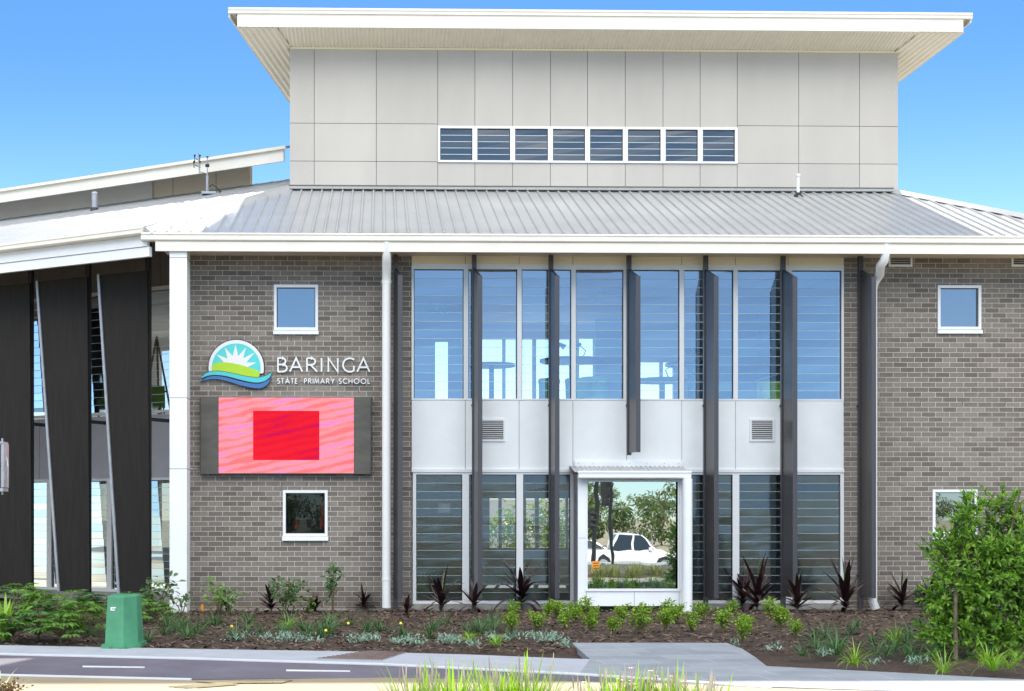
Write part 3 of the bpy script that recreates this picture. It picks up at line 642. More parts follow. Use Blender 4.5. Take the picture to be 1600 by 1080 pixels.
mb.build('barge_cap', 'fascia', uroof)
mb = MB(); mb.box(fbl, fbr, FY - .035, FY - .005, zfb, zm + .03); 
for sx, x0 in ((1, ftl), (-1, ftr)):                 # raking side fascia
    for (w0, w1, za, zb_) in ((.0, .03, -.16, .005), (.03, .1, -.06, -.02)):
        p = [(x0 + sx * w0, FY), (x0 + sx * w1, FY), (x0 + sx * (w1 + k * LD), FY + LD), (x0 + sx * (w0 + k * LD), FY + LD)]
        mb.hexa([(x, y, topz(y) + za) for x, y in p], [(x, y, topz(y) + zb_) for x, y in p])
mb.build('fascia_board', 'fascia', uroof)
mb = MB(); pit = .076; amp = .011; nn = 6             # corrugated soffit: front strip between the mitres
xs0 = fbl - .0; vs = []; fs = []; x = XW(433, FY); xe = XW(1438, FY); i = 0
while x <= xe:
    z = amp * sin(2 * pi * x / pit)
    yb = TOPY - .0
    if x < bl: yb = FY + (x - XW(433, FY)) / (bl - XW(433, FY)) * OV
    if x > br: yb = FY + (xe - x) / (xe - br) * OV
    vs += [(x, FY - .01, soff(FY) + z), (x, yb, soff(yb) + z)]; x += pit / nn; i += 1
fs = [(2 * j, 2 * j + 1, 2 * j + 3, 2 * j + 2) for j in range(i - 1)]; mb.add(vs, fs)
mb.build('soffit', 'soffit', uroof, recalc=False, smooth=True)
mb = MB()
for sx, x0, xm, xc in ((1, ftl + .13, XW(433, FY), bl), (-1, ftr - .13, xe, br)):   # side strips, ribs running back
    L = abs(xm - x0) + .35; n = int(L / pit * 4); vs = []
    for j in range(n + 1):
        s_ = L * j / n; z = .014 * sin(2 * pi * s_ / (pit * 1.6)); xx = x0 + sx * s_
        over = max(0, (abs(xx - x0) - abs(xm - x0)))
        y0 = FY + over / (abs(xc - xm) / OV - (-k if False else 0) + 1e-6) if over else FY - .01
        y0 = FY + over / .30 * 1.0 if over else FY - .01
        vs += [(xx + sx * k * (y0 - FY) * 0, y0, soff(y0) - .012 + z), (xx + sx * k * (LD), FY + LD, soff(FY + LD) - .012 + z)]
    mb.add(vs, [(2 * j, 2 * j + 1, 2 * j + 3, 2 * j + 2) for j in range(n)])
mb.build('soffit', 'soffit', uroof, recalc=False, smooth=True)
mb = MB(); x = bl + .03                              # dark gaps of the corrugation over the wall head
while x < br: mb.box(x, x + pit * .5, TOPY - .006, TOPY - .001, zbt + .012, zbt + .030); x += pit
mb.build('soffit_gaps', 'gap', uroof)
mb = MB(); mb.box(bl, br, TOPY - .02, TOPY - .001, zbt - .03, zbt + .006); mb.build('head_trim', 'cream', uroof)

# ---- left wing, bent back 30 degrees
WX, WY = GX0, -.80; CU, SU = .863, .505
def TW(t, q, z): return (WX - CU * t + SU * q, WY + SU * t + CU * q, z)
def tpx(px, q):                                      # distance along the wing seen at photo column px
    kk = (px - CX) / F
    a = lambda X, Y: X * cos(TH) - (Y + D) * sin(TH) - kk * (X * sin(TH) + (Y + D) * cos(TH))
    p0 = TW(0, q, 0); p1 = TW(1, q, 0); f0, f1 = a(p0[0], p0[1]), a(p1[0], p1[1]); return -f0 / (f1 - f0)
def zpx(py, px, q):
    p = TW(tpx(px, q), q, 0); return H + (CY - py) * DEP(p[0], p[1]) / F
WZ, WS, WQ, WL = 6.40, .35, 7.0, 26.0
cq = (HL1[0] - WX) * SU + (TOPY - WY) * CU; ct = -(HL1[0] - WX) * CU + (TOPY - WY) * SU
mb = MB(TW)
P = [(0.02, 0.05), (ct, cq), (1.3, WQ), (WL, WQ), (WL, 0.05)]
mb.add([(t, q, WZ + WS * q) for t, q in P], [(0, 1, 2, 3, 4)])
t = .2
while t < 17:
    q1 = min(WQ - .02, 99); q0 = 0
    if t < ct: q1 = cq * t / ct
    elif t < 1.3: q1 = cq + (WQ - cq) * (t - ct) / (1.3 - ct)
    a, b = (t, q0, WZ), (t, q1, WZ + WS * q1); w_ = .028
    mb.add([(t - w_, q0, WZ), (t + w_, q0, WZ), (t + .018, q0, WZ + .009), (t - .018, q0, WZ + .009), (t - w_, q1, WZ + WS * q1), (t + w_, q1, WZ + WS * q1), (t + .018, q1, WZ + WS * q1 + .009), (t - .018, q1, WZ + WS * q1 + .009)],
           [(0, 1, 2, 3), (1, 5, 6, 2), (2, 6, 7, 3), (3, 7, 4, 0)])
    t += .4
mb.build('wing_roof', 'roof', B, recalc=False)
mb = MB(TW); gt = WZ + .02
prof = [(0, gt), (-.01, gt - .01), (-.01, gt - .03), (0, gt - .04), (0, gt - .1), (.02, gt - .12), (.125, gt - .12), (.125, gt)]
mb.prism([(0.0, a, b) for a, b in prof], (WL, 0, 0)); mb.build('gutter', 'fascia', B)
mb = MB(TW); zb_a, zb_b = 5.95, 6.27; tt = tpx(262, .14)
mb.box(-.02, WL, .13, .20, 6.12, 6.30); mb.box(-.05, WL, .15, .22, zb_a, 6.112); mb.build('wing_beam', 'panel', B)
QW = 2.4; t0 = .95
zuh, zus = zpx(446, 262, QW), zpx(644, 262, QW); zlh = zpx(746, 262, QW)
mb = MB(TW); mb.cur = 1; mb.box(t0, WL, QW + .03, QW + .12, zuh, 7.2); mb.cur = 0; t = t0
while t < WL: mb.box(t + .004, min(WL, t + .6) - .004, QW + .01, QW + .028, zuh + .004, 7.2); t += .6
mb.build('wing_head_panels', ['brown', 'gap'], B)
mb = MB(TW); t = t0
while t < WL: mb.box(t + .004, min(WL, t + 1.2) - .004, QW + .01, QW + .1, zlh + .004, zus - .03); t += 1.2
mb.build('wing_spandrel', 'grey_panel', B)
mb = MB(TW); mb.box(t0, WL, QW - .03, QW + .1, 0, .2); mb.build('wing_plinth', 'conc', B)
def wing_fit(px): return tpx(px, QW)
ts = [t0]
pt = (wing_fit(76) - wing_fit(170)); base = wing_fit(170)
ts = [base - pt, base] + [base + pt * i for i in range(1, 9)]
ts[0] = t0
for i in range(len(ts) - 1):
    window(B, ts[i], ts[i + 1], zus, zuh, QW - .01, .05, 'gl_up', louvres=15, T=TW, fd=.1, recess=.05, fr=(.03, .03, .07, .045))
    window(B, ts[i], ts[i + 1], .2, zlh, QW - .01, .05, 'gl_wing' if i < 4 else 'gl_lo', louvres=15, T=TW, fd=.1, recess=.05, fr=(.045, .07, .05, .05), tilt=.01)
# big dark screens hung on the wing
zt_ = zpx(437, 98, 1.0)
pitch = None
SC = [(156, 230, 188, 234), (60, 136, 94, 140), (-34, 46, -2, 49.5)]
arr = []
for (a, b, c, d) in SC: arr.append([tpx(a, .93), tpx(b, 1.07), tpx(c, .93), tpx(d, 1.07)])
dp = arr[2][1] - arr[1][1]
for j in range(1, 5): arr.append([v + dp * j for v in arr[2]])
for (tl, tr, bl_, br_) in arr:
    zb_ = .28
    mb = MB(TW); mb.hexa([(bl_, .93, zb_), (br_, 1.07, zb_), (br_, 1.11, zb_), (bl_, .97, zb_)], [(tl, .93, zt_), (tr, 1.07, zt_ + .015), (tr, 1.11, zt_ + .015), (tl, .97, zt_)])
    so = mb.build('sun_screen', 'mesh', B)
    mb = MB(TW); e = .05; mb.hexa([(bl_ + e, .905, zb_), (bl_ - .0, .905, zb_), (bl_, .928, zb_), (bl_ + e, .928, zb_)], [(tl + e, .905, zt_ + .01), (tl, .905, zt_ + .01), (tl, .928, zt_ + .01), (tl + e, .928, zt_ + .01)]); mb.build('edge_strip', 'steel', so)
    mb = MB(TW); mb.box(tr - .0, tr + .09, 1.115, 1.19, .0, 6.6); mb.box(tr + .0, tr + .06, 1.19, QW - .01, 3.30, 3.36); mb.build('post', 'black', so)
# wing upper roof
q6, tr_ = 6.0, tpx(446, 6.0); tw_ = tpx(390, WQ); zq0, zq1 = zpx(250, 392, 6.0), zpx(239, 392, 6.0)
mb = MB(TW)
mb.box(tw_, WL, WQ, WQ + .1, 8.7, zq1 + .22); mb.cur = 1
t = tw_ + .9
while t < WL: mb.box(t, t + .012, WQ - .002, WQ + .02, 8.8, 9.6); t += 1.2
mb.build('wing_clerestory_wall', ['clere', 'gap'], B)
mb = MB(TW); mb.box(tpx(237, WQ - .06), WL, WQ - .06, WQ - .004, 8.7, zq1 + .1); mb.build('wing_clerestory_bounce', 'white', B)  # lighter sheet standing in for sun bounced onto this end of the wall
mb = MB(TW); f2 = .31; mb.hexa([(tr_, q6, zq1 - .02), (WL, q6, zq1 - .02), (WL, q6 + 4.6, zq1 - .02 + f2 * 4.6), (tr_ + .2, q6 + 4.6, zq1 - .02 + f2 * 4.6)], [(tr_, q6, zq1 + .03), (WL, q6, zq1 + .03), (WL, q6 + 4.6, zq1 + .03 + f2 * 4.6), (tr_ + .2, q6 + 4.6, zq1 + .03 + f2 * 4.6)])
ur = mb.build('wing_upper_roof', 'roof', B)
mb = MB(TW); mb.box(tr_ - .03, WL, q6 - .05, q6 - .003, zq1 - .03, zq1 + .03); mb.build('gutter', 'soffit', ur)
mb = MB(TW); mb.box(tr_ + .06, WL, q6 + .02, q6 + .06, zq0 - .12, zq1 - .022); mb.build('fascia_board', 'fascia', ur)

# ---- rooms behind the glass
IX0, IX1, IY = XB0 - .1, XB1 + .1, 8.0
def rectY(a, b, c, d, Y): return (XW(a, Y), XW(b, Y), ZW(d, (a + b) / 2, Y), ZW(c, (a + b) / 2, Y))
up_h = [(rectY(a, b, c, 615, IY)[0], rectY(a, b, c, 615, IY)[1], 3.62, rectY(a, b, c, 615, IY)[3]) for a, b, c in ((680, 700, 534), (753, 785, 530), (790, 806, 530), (812, 832, 530), (838, 862, 530), (866, 890, 530), (905, 927, 529), (1001, 1031, 566), (1036, 1052, 566))]  # openings extended down out of sight so sun reaches the floor and bounces up
lo_h = [rectY(a, b, 779, 856, IY) for a, b in ((765, 779), (784, 806), (822, 836), (842, 858), (864, 884), (888, 896))]
mb = MB()
wall_grid(mb, IX0 - 3.6, IX1 + 2, 3.56, 6.0, IY, IY + .12, up_h); wall_grid(mb, IX0 - 3.6, IX1 + 2, .1, 3.3, IY, IY + .12, lo_h)
mb.build('rear_wall', 'inwall', B)
mb = MB(); mb.box(IX0 - 3.4, IX1 + 2, .26, IY, 3.30, 3.55); mb.build('first_floor', 'carpet', B)
mb = MB(); mb.box(IX0 - 3.4, IX1 + 2, .26, IY, 0, .1); mb.build('ground_floor', 'carpet', B)
mb = MB(); mb.box(IX0 - 3.4, IX1 + 2, .26, TOPY + 4.6, 6.0, 6.06); mb.box(IX0 - 3.4, IX1 + 2, .27, IY, 3.26, 3.297); mb.build('ceiling', 'ceil', B)
mb = MB(); mb.box(IX1 + .0, IX1 + .1, .26, IY, 3.56, 6.0); mb.box(IX0 + 1.4, IX0 + 1.5, 5.2, IY, 3.56, 6.0); mb.box(IX0 - .1, IX0, .26, 5.2, 3.56, 6.0)
mb.box(XW(1100, 6), IX1, 6.0, 6.1, 3.56, 6.0); mb.box(XW(930, 7.2), XW(1000, 7.2), 7.2, 7.3, 3.56, 6.0)
mb.build('partition', 'incol', B)
mb = MB(); mb.box(IX1, IX1 + .1, .26, IY, .1, 3.25); mb.box(IX0 - .1, IX0, .26, IY, .1, 3.25); mb.box(IX0, XW(765, 7) - .1, 7, 7.1, .1, 3.25); mb.box(XW(905, 5), IX1, 5, 5.1, .1, 3.25); mb.build('partition', 'inwall', B)
# wing room
mb = MB(TW); mb.box(t0, WL - 8, QW + .15, WQ, 3.22, 3.32); mb.box(t0, WL - 8, QW + .15, WQ + .8, 5.95, 6.0); mb.box(t0, WL - 8, QW + .15, WQ, 0, .1); mb.build('wing_floor', 'ceil', B)
mb = MB(TW); wall_grid(mb, t0 + .3, WL - 8, 0, 6.0, WQ + .9, WQ + 1, [(t0 + .9 + 2.4 * i, t0 + 2.7 + 2.4 * i, 4.1, 5.5) for i in range(6)] + [(t0 + .9 + 2.4 * i, t0 + 2.7 + 2.4 * i, .9, 2.4) for i in range(6)]); mb.box(t0 + .2, t0 + .28, QW + .2, WQ + .88, 0, 6.2); mb.build('wing_rear_wall', 'inwall', B)  # rear openings added to let sunlight into the dark wing rooms

# ================================================================== SIGN AND SCREEN ON THE BRICK WALL
def spx(zx, zy, Y=0.0): return (XW(300 + zx / 5.333, Y), ZW(500 + zy / 5.333, 450, Y))
sgn = thing('school_sign', 'school name sign on the brick: sunrise emblem with wave and white raised lettering', 'sign', (spx(400, 500)[0], 0, spx(400, 500)[1]))
def plate(name, pts, y0, y1, m, par, rim=0):
    bm = bmesh.new(); vs = [bm.verts.new((x, y0, z)) for x, z in pts]; f = bm.faces.new(vs)
    r = bmesh.ops.extrude_face_region(bm, geom=[f]); bmesh.ops.translate(bm, vec=(0, y1 - y0, 0), verts=[v for v in r['geom'] if isinstance(v, bmesh.types.BMVert)])
    bmesh.ops.triangulate(bm, faces=[q for q in bm.faces if len(q.verts) > 4]); bmesh.ops.recalc_face_normals(bm, faces=bm.faces)
    me = bpy.data.meshes.new(name); bm.to_mesh(me); bm.free(); me.materials.append(M[m])
    o = bpy.data.objects.new(name, me); C.objects.link(o); o.parent = par; o.location = -par.location; return o
def smooth_line(p, n=6):                             # Catmull-Rom
    out = []; q = [p[0]] + p + [p[-1]]
    for i in range(1, len(q) - 2):
        for j in range(n):
            t = j / n; a, b, c, d = q[i - 1], q[i], q[i + 1], q[i + 2]
            out.append(tuple(.5 * ((2 * b[k]) + (c[k] - a[k]) * t + (2 * a[k] - 5 * b[k] + 4 * c[k] - d[k]) * t * t + (3 * b[k] - a[k] - 3 * c[k] + d[k]) * t ** 3) for k in (0, 1)))
    return out + [p[-1]]
def disc(r, cut=52):
    p = []; a0, a1 = -radians(12), radians(196)
    for i in range(49):
        a = a0 + (a1 - a0) * i / 48; p.append((370 + r * cos(a), 400 - r * sin(a)))
    return p
def Z8(p): return [spx(a, b) for a, b in p]
plate('emblem_rim', Z8(disc(237)), -.003, -.028, 'sg_rim', sgn)
plate('emblem_disc', Z8(disc(230)), -.0285, -.034, 'sg_white', sgn)
arcp = [(370 + 203 * cos(a), 402 - 203 * sin(a)) for a in [radians(-12 + 206 * i / 40) for i in range(41)]]
plate('emblem_sky', Z8(arcp), -.0345, -.038, 'sg_cyan', sgn)
star = []
tips = [(-8, 192), (14, 178), (38.5, 205), (63, 192), (90, 193), (118, 192), (145, 192), (168, 175)]
for i, (a, r) in enumerate(tips):
    a_ = radians(a); star.append((365 + r * cos(a_), 402 - r * sin(a_)))
    if i < len(tips) - 1: b = radians((a + tips[i + 1][0]) / 2); star.append((365 + 100 * cos(b), 402 - 100 * sin(b)))
star = [(365 - 120, 440), (365 + 120, 440)] + star
plate('emblem_sun', Z8(star), -.0385, -.042, 'sg_white', sgn)
hill = smooth_line([(169, 384), (210, 362), (260, 356), (320, 360), (400, 376), (480, 400), (568, 437)]) + [(560, 482), (480, 490), (350, 462), (250, 446), (171, 446)]
plate('emblem_hill', Z8(hill), -.0425, -.046, 'sg_green', sgn)
wt = [(75, 492), (110, 455), (160, 435), (240, 433), (340, 450), (440, 472), (540, 484), (600, 474), (640, 456), (670, 436)]
wb = [(655, 475), (615, 508), (560, 524), (490, 520), (400, 500), (300, 474), (210, 462), (140, 468), (75, 492)]
bt = [(75, 520), (130, 482), (200, 472), (290, 484), (400, 513), (500, 532), (570, 533), (620, 513), (660, 490)]
bb = [(640, 532), (600, 562), (560, 572), (490, 566), (390, 542), (290, 512), (200, 496), (130, 502), (75, 520)]
def grow(p, e):
    cx = sum(a for a, b in p) / len(p); out = []
    for i, (a, b) in enumerate(p):
        n0 = p[i - 1]; n1 = p[(i + 1) % len(p)]; dx, dy = n1[0] - n0[0], n1[1] - n0[1]; L = sqrt(dx * dx + dy * dy) or 1
        out.append((a + dy / L * e, b - dx / L * e))
    return out
w1 = smooth_line(wt) + smooth_line(wb)[1:-1]; w2 = smooth_line(bt) + smooth_line(bb)[1:-1]
plate('wave_rim', Z8(grow(w2, 4.5)), -.040, -.0455, 'sg_rim', sgn); plate('lower_wave', Z8(w2), -.0465, -.052, 'sg_blue', sgn)
plate('wave_rim', Z8(grow(w1, 4.5)), -.0472, -.053, 'sg_rim', sgn); plate('upper_wave', Z8(w1), -.0535, -.058, 'sg_aqua', sgn)
def arc(cx, cy, rx, ry, a0, a1, n=12): return [(cx + rx * cos(radians(a0 + (a1 - a0) * i / n)), cy + ry * sin(radians(a0 + (a1 - a0) * i / n))) for i in range(n + 1)]
GL = {
 'B': (.62, [[(0, 0), (0, 1)], [(0, 1), (.28, 1)] + arc(.28, .76, .24, .24, 90, -90, 8) + [(0, .52)], [(0, .52), (.32, .52)] + arc(.32, .26, .29, .26, 90, -90, 8) + [(0, 0)]]),
 'A': (.86, [[(0, 0), (.43, 1), (.86, 0)], [(.15, .33), (.71, .33)]]),
 'R': (.64, [[(0, 0), (0, 1)], [(0, 1), (.26, 1)] + arc(.26, .75, .28, .25, 90, -90, 8) + [(0, .5)], [(.24, .5), (.66, 0)]]),
 'I': (.0, [[(0, 0), (0, 1)]]),
 'N': (.72, [[(0, 0), (0, 1), (.72, 0), (.72, 1)]]),
 'G': (.80, [arc(.5, .5, .5, .5, 50, 350, 20)[:17] + [(.80, .10), (.80, .44)]]),
 'S': (.46, [arc(.25, .75, .22, .25, 40, 250, 9) + arc(.23, .25, .25, .27, 70, -145, 10)]),
 'T': (.56, [[(.28, 0), (.28, 1)], [(0, 1), (.56, 1)]]),
 'E': (.46, [[(.46, 1), (0, 1), (0, 0), (.46, 0)], [(0, .52), (.42, .52)]]),
 'P': (.5, [[(0, 0), (0, 1)], [(0, 1), (.24, 1)] + arc(.24, .72, .27, .28, 90, -90, 8) + [(0, .44)]]),
 'M': (.9, [[(0, 0), (.12, 1), (.45, .15), (.78, 1), (.9, 0)]]),
 'Y': (.7, [[(0, 1), (.35, .5), (.7, 1)], [(.35, .5), (.35, 0)]]),
 'C': (.78, [arc(.5, .5, .5, .5, 48, 312, 20)]),
 'H': (.66, [[(0, 0), (0, 1)], [(.66, 0), (.66, 1)], [(0, .5), (.66, .5)]]),
 'O': (1.0, [arc(.5, .5, .5, .5, 90, 450, 26)]),
 'L': (.42, [[(0, 1), (0, 0), (.42, 0)]]),
}
def ribbon(mb, pts, wd, y0, y1):
    n = len(pts); lf = []; rt = []
    closed = (abs(pts[0][0] - pts[-1][0]) + abs(pts[0][1] - pts[-1][1])) < 1e-6
    for i in range(n):
        a = pts[i - 1] if i else (pts[-2] if closed else None); b = pts[i]; c = pts[i + 1] if i < n - 1 else (pts[1] if closed else None)
        d1 = None if a is None else Vector((b[0] - a[0], b[1] - a[1])).normalized(); d2 = None if c is None else Vector((c[0] - b[0], c[1] - b[1])).normalized()
        if d1 is None: d1 = d2
        if d2 is None: d2 = d1
        n1 = Vector((-d1.y, d1.x)); n2 = Vector((-d2.y, d2.x)); m = (n1 + n2); m = m.normalized() if m.length > .1 else n1
        k = min(2.6, 1 / max(.25, m.dot(n1)))
        lf.append((b[0] + m.x * wd / 2 * k, b[1] + m.y * wd / 2 * k)); rt.append((b[0] - m.x * wd / 2 * k, b[1] - m.y * wd / 2 * k))
    vs = []
    for l_, r_ in zip(lf, rt): vs += [(l_[0], y0, l_[1]), (r_[0], y0, r_[1]), (l_[0], y1, l_[1]), (r_[0], y1, r_[1])]
    fs = [(0, 1, 3, 2), (4 * n - 4, 4 * n - 2, 4 * n - 1, 4 * n - 3)]
    for i in range(n - 1):
        a = 4 * i; b = a + 4; fs += [(a, b, b + 1, a + 1), (a + 2, a + 3, b + 3, b + 2), (a, a + 2, b + 2, b), (a + 1, b + 1, b + 3, a + 3)]
    mb.add(vs, fs)
def glyph(name, ch, x0, x1, z0, z1, wd, y, par):
    gw, st = GL[ch]; h = z1 - z0 - wd; wx = (x1 - x0 - wd) if gw else 0; mb = MB()
    for i, s_ in enumerate(st):
        ribbon(mb, [(x0 + wd / 2 + (p[0] / gw if gw else 0) * wx, z0 + wd / 2 + p[1] * h) for p in s_], wd, y, y - .02 - .0012 * i)
    return mb.build(name, 'sg_white', par)
zt, zb_ = spx(0, 313)[1], spx(0, 440)[1]
for ch, a, b in (('B', 711, 800), ('A', 810, 927), ('R', 952, 1048), ('I', 1073, 1088), ('N', 1130, 1222), ('G', 1252, 1356), ('A', 1370, 1487)):
    glyph('letter', ch, spx(a, 0)[0], spx(b, 0)[0], zb_, zt, .0285, -.02, sgn)
zt, zb_ = spx(0, 488)[1], spx(0, 534)[1]
def word(txt, a, b, sp=.20):
    tot = sum(GL[c][0] + .12 for c in txt) + sp * (len(txt) - 1); x = a; u = (b - a) / tot
    for c in txt:
        w_ = (GL[c][0] + .12) * u; glyph('letter', c, spx(x, 0)[0], spx(x + w_, 0)[0], zb_, zt, .0145, -.02, sgn); x += w_ + sp * u
word('STATE', 711, 882); word('PRIMARY', 934, 1190); word('SCHOOL', 1222, 1486)

sx0, sx1, sz0, sz1 = rect(314, 580, 621, 741)
scr = thing('led_screen', 'large LED sign board showing a red rectangle on pink', 'screen', ((sx0 + sx1) / 2, 0, sz0))
mb = MB(); mb.box(sx0, sx1, -.12, -.002, sz0, sz1); mb.build('cabinet', 'led_frame', scr)
a0, a1 = XW(341.5, -.125), XW(553, -.125)
mb = MB(); mb.box(a0, a1, -.127, -.1205, sz0 + .012, sz1 - .012); mb.build('display', 'led', scr)
r0, r1 = XW(395.5, -.13), XW(499, -.13)
mb = MB(); mb.box(r0, r1, -.1295, -.1272, ZW(719, 450, -.13), ZW(642, 450, -.13)); mb.build('red_rectangle', 'led_red', scr)
mb = MB(); 
for xx in (sx0 + .004, a0 - .006, a1 + .001, sx1 - .009): mb.box(xx, xx + .005, -.124, -.1201, sz0 + .01, sz1 - .01)
mb.build('joint_strip', 'black', scr)

# ================================================================== THINGS ON THE ROOFS
def TWp(t, q, z): return TW(t, q, z)
ta = tpx(324, 5.7); zA = WZ + WS * 5.7; base = TW(ta, 5.7, zA)
an = thing('roof_antenna', 'thin mast antenna with folded dipoles on the left wing roof', 'antenna', base)
s = 1 / 74.0
def ap(dx, dy, dd=0): return (dx * s, dd, -dy * s)   # photo pixels relative to the mast foot
mb = MB(); mb.tube([ap(0, 0), ap(0, -30)], .03, 8); mb.tube([ap(0, -28), ap(0, -58)], .012, 6); mb.box(-.1, .2, -.2, .2, -.02, .03); mb.build('mast', 'steel', an, world=False)
mb = MB(); mb.tube([ap(0, -33), ap(-12, -36)], .012, 6); mb.tube([ap(-12, -32), ap(-14, -66)], .018, 6); mb.build('boom', 'steel', an, world=False)
for (x, y0, y1) in ((-20, -42, -50), (-19, -52, -60), (-11, -42, -50), (-11, -52, -60)):
    mb = MB(); mb.tube([ap(x, y0), ap(x - 1, y0 - 1), ap(x - 1, y1 + 1), ap(x, y1)], .012, 6); mb.tube([ap(x, (y0 + y1) / 2), ap(-13.5, (y0 + y1) / 2 + 2)], .010, 6); mb.tube([ap(x - .5, y1), ap(x - .5, y1 - 2)], .025, 6); mb.build('dipole', 'black', an, world=False)
mb = MB(); mb.tube([ap(-3, -45.5), ap(3, -45.5)], .035, 6); mb.tube([ap(0, -58), ap(0, -59.5)], .03, 6); mb.build('clamp', 'black', an, world=False)
mb = MB(); mb.tube([ap(3, -12), ap(8, -16), ap(14, -12), ap(20, -5)], .012, 6); mb.tube([ap(20, -5), ap(20, -3)], .03, 6); mb.build('cable', 'black', an, world=False)
tv = tpx(148, 5.7); zV = WZ + WS * 5.7
vp = thing('vent_pipe', 'short grey flue on the left wing roof', 'vent pipe', TW(tv, 5.7, zV))
mb = MB(); mb.tube([(0, 0, -.02), (0, 0, .36)], .065, 14); mb.build('pipe', 'steel', vp, world=False, smooth=False)
mb = MB(); mb.tube([(0, 0, -.04), (0, 0, .05)], [.11, .075], 14); mb.build('collar', 'black', vp, world=False)
mb = MB(); mb.tube([(0, 0, .35), (0, 0, .39), (0, 0, .41)], [.075, .07, .02], 14); mb.build('cap', 'steel', vp, world=False)
xv, yv = XW(1247, 2.95), 2.95
vp = thing('vent_pipe', 'white vent pipe with black collar on the front roof before the beige block', 'vent pipe', (xv, yv, RZ(yv)))
mb = MB(); mb.tube([(0, 0, 0), (0, 0, .40)], .03, 12); mb.build('pipe', 'white', vp, world=False)
mb = MB(); mb.tube([(0, 0, -.03), (0, 0, .03), (0, 0, .07)], [.12, .07, .04], 10); mb.build('collar', 'black', vp, world=False)
mb = MB(); mb.tube([(0, 0, .39), (0, 0, .43)], .045, 12); mb.build('cap', 'white', vp, world=False)

# ================================================================== GROUND, PATHS
def gline(pts, z=.0): return [GP(x, y, z) for x, y in pts]
def sheet(name, pts, z0, z1, m, holes=None):
    bm = bmesh.new(); vs = [bm.verts.new((x, y, z1)) for x, y in pts]; f = bm.faces.new(vs)
    r = bmesh.ops.extrude_face_region(bm, geom=[f]); bmesh.ops.translate(bm, vec=(0, 0, z0 - z1), verts=[v for v in r['geom'] if isinstance(v, bmesh.types.BMVert)])
    bmesh.ops.triangulate(bm, faces=[q for q in bm.faces if len(q.verts) > 4]); bmesh.ops.recalc_face_normals(bm, faces=bm.faces)
    me = bpy.data.meshes.new(name); bm.to_mesh(me); bm.free(); me.materials.append(M[m]); o = bpy.data.objects.new(name, me); C.objects.link(o); return kind(o, 'structure')
# terrain: level round the school, dropping a metre beyond the road behind the camera
mb = MB(); ys = [420, 60, 12, -14, -16.6, -17.6, -36, -39, -60, -130, -420]; zs = [-.06, -.06, -.06, -.06, -.08, -.36, -.42, -1.15, -1.2, -1.0, 0]
xs = [-400, -60, 60, 400]
vs = [(x, y, z) for y, z in zip(ys, zs) for x in xs]; mb.add(vs, [(i * 4 + j, i * 4 + j + 1, i * 4 + j + 5, i * 4 + j + 4) for i in range(len(ys) - 1) for j in range(3)]); kind(mb.build('ground', 'ground'), 'structure')
back = [(-260, 1003), (0, 1008), (300, 1014), (560, 1018), (740, 1023), (860, 1028), (922, 1030), (905, 1015), (893, 1004.5), (1135, 1004.5), (1160, 1014), (1180, 1027), (1198, 1041), (1400, 1051), (1600, 1062), (1900, 1078)]
mid = [(-260, 1016), (0, 1021), (300, 1028), (600, 1037), (760, 1045), (900, 1052), (1040, 1061), (1200, 1073), (1440, 1081), (1900, 1098)]
frt = [(-260, 1051), (0, 1054), (300, 1061), (600, 1059), (900, 1065), (1040, 1068.5), (1205, 1075)]
bk, md, fr_ = gline(back, .04), gline(mid, .04), gline(frt, .036)
i_l = 6
left_walk = bk[:7] + [GP(905, 1053, .04)] + [p for p in reversed(md[:5])]
sheet('footpath', left_walk, -.1, .04, 'walk')
right_pav = [GP(905.5, 1052.6, .04), bk[6]] + bk[7:] + list(reversed(md[6:]))
sheet('footpath', right_pav, -.1, .041, 'paving')
kerb = md[:8]
m2 = [(x, y - .14) for x, y in kerb]
sheet('path_edge', kerb + list(reversed(m2)), -.1, .046, 'strip')
cyc = m2[:8] + [fr_[-1]] + list(reversed(fr_[:-1]))
sheet('cycle_path', cyc, -.1, .034, 'asphalt')
f2 = [(x, y - .11) for x, y in fr_[:3]]
sheet('path_edge', fr_[:3] + list(reversed(f2)), -.1, .044, 'strip')
# warm concrete apron, aggregate band, then planting bed and the road
y1 = -13.0
ap_ = [(-40, f2[0][1])] + f2 + [fr_[3], fr_[4], fr_[5], fr_[6]] + [md[8], (14, md[9][1] - .3), (40, -11.2), (40, y1), (-40, y1)]
sheet('apron', ap_, -.1, .036, 'ycon')
gl0 = gline([(-300, 1082), (0, 1079.6), (110, 1076), (200, 1073), (262, 1073.5), (420, 1081), (430, 1095), (-300, 1110)], .04)
sheet('aggregate_band', gl0, -.02, .0405, 'agg')
sheet('garden_bed', [(-40, -13.01), (40, -13.01), (40, -16.5), (-40, -16.5)], -.1, .02, 'mulch')
sheet('kerb', [(-60, -16.51), (60, -16.51), (60, -16.7), (-60, -16.7)], -.5, .03, 'conc')
sheet('road', [(-150, -16.71), (150, -16.71), (150, -33), (-150, -33)], -.5, -.32, 'road')
sheet('footpath', [(-150, -16.0 - 18), (150, -34.0), (150, -36), (-150, -36)], -.55, -.30, 'walk')
sheet('car_park', [(-90, -39.6), (90, -39.6), (90, -78), (-90, -78)], -1.6, -1.10, 'walk')
for a, b, y in ((129, 226, 1041), (447, 547, 1047)):
    p = [GP(a, y - .9, .04), GP(b, y - .4 + 1, .04), GP(b, y + 2, .04), GP(a, y + .9, .04)]
    sheet('lane_line', p, .03, .0395, 'line')
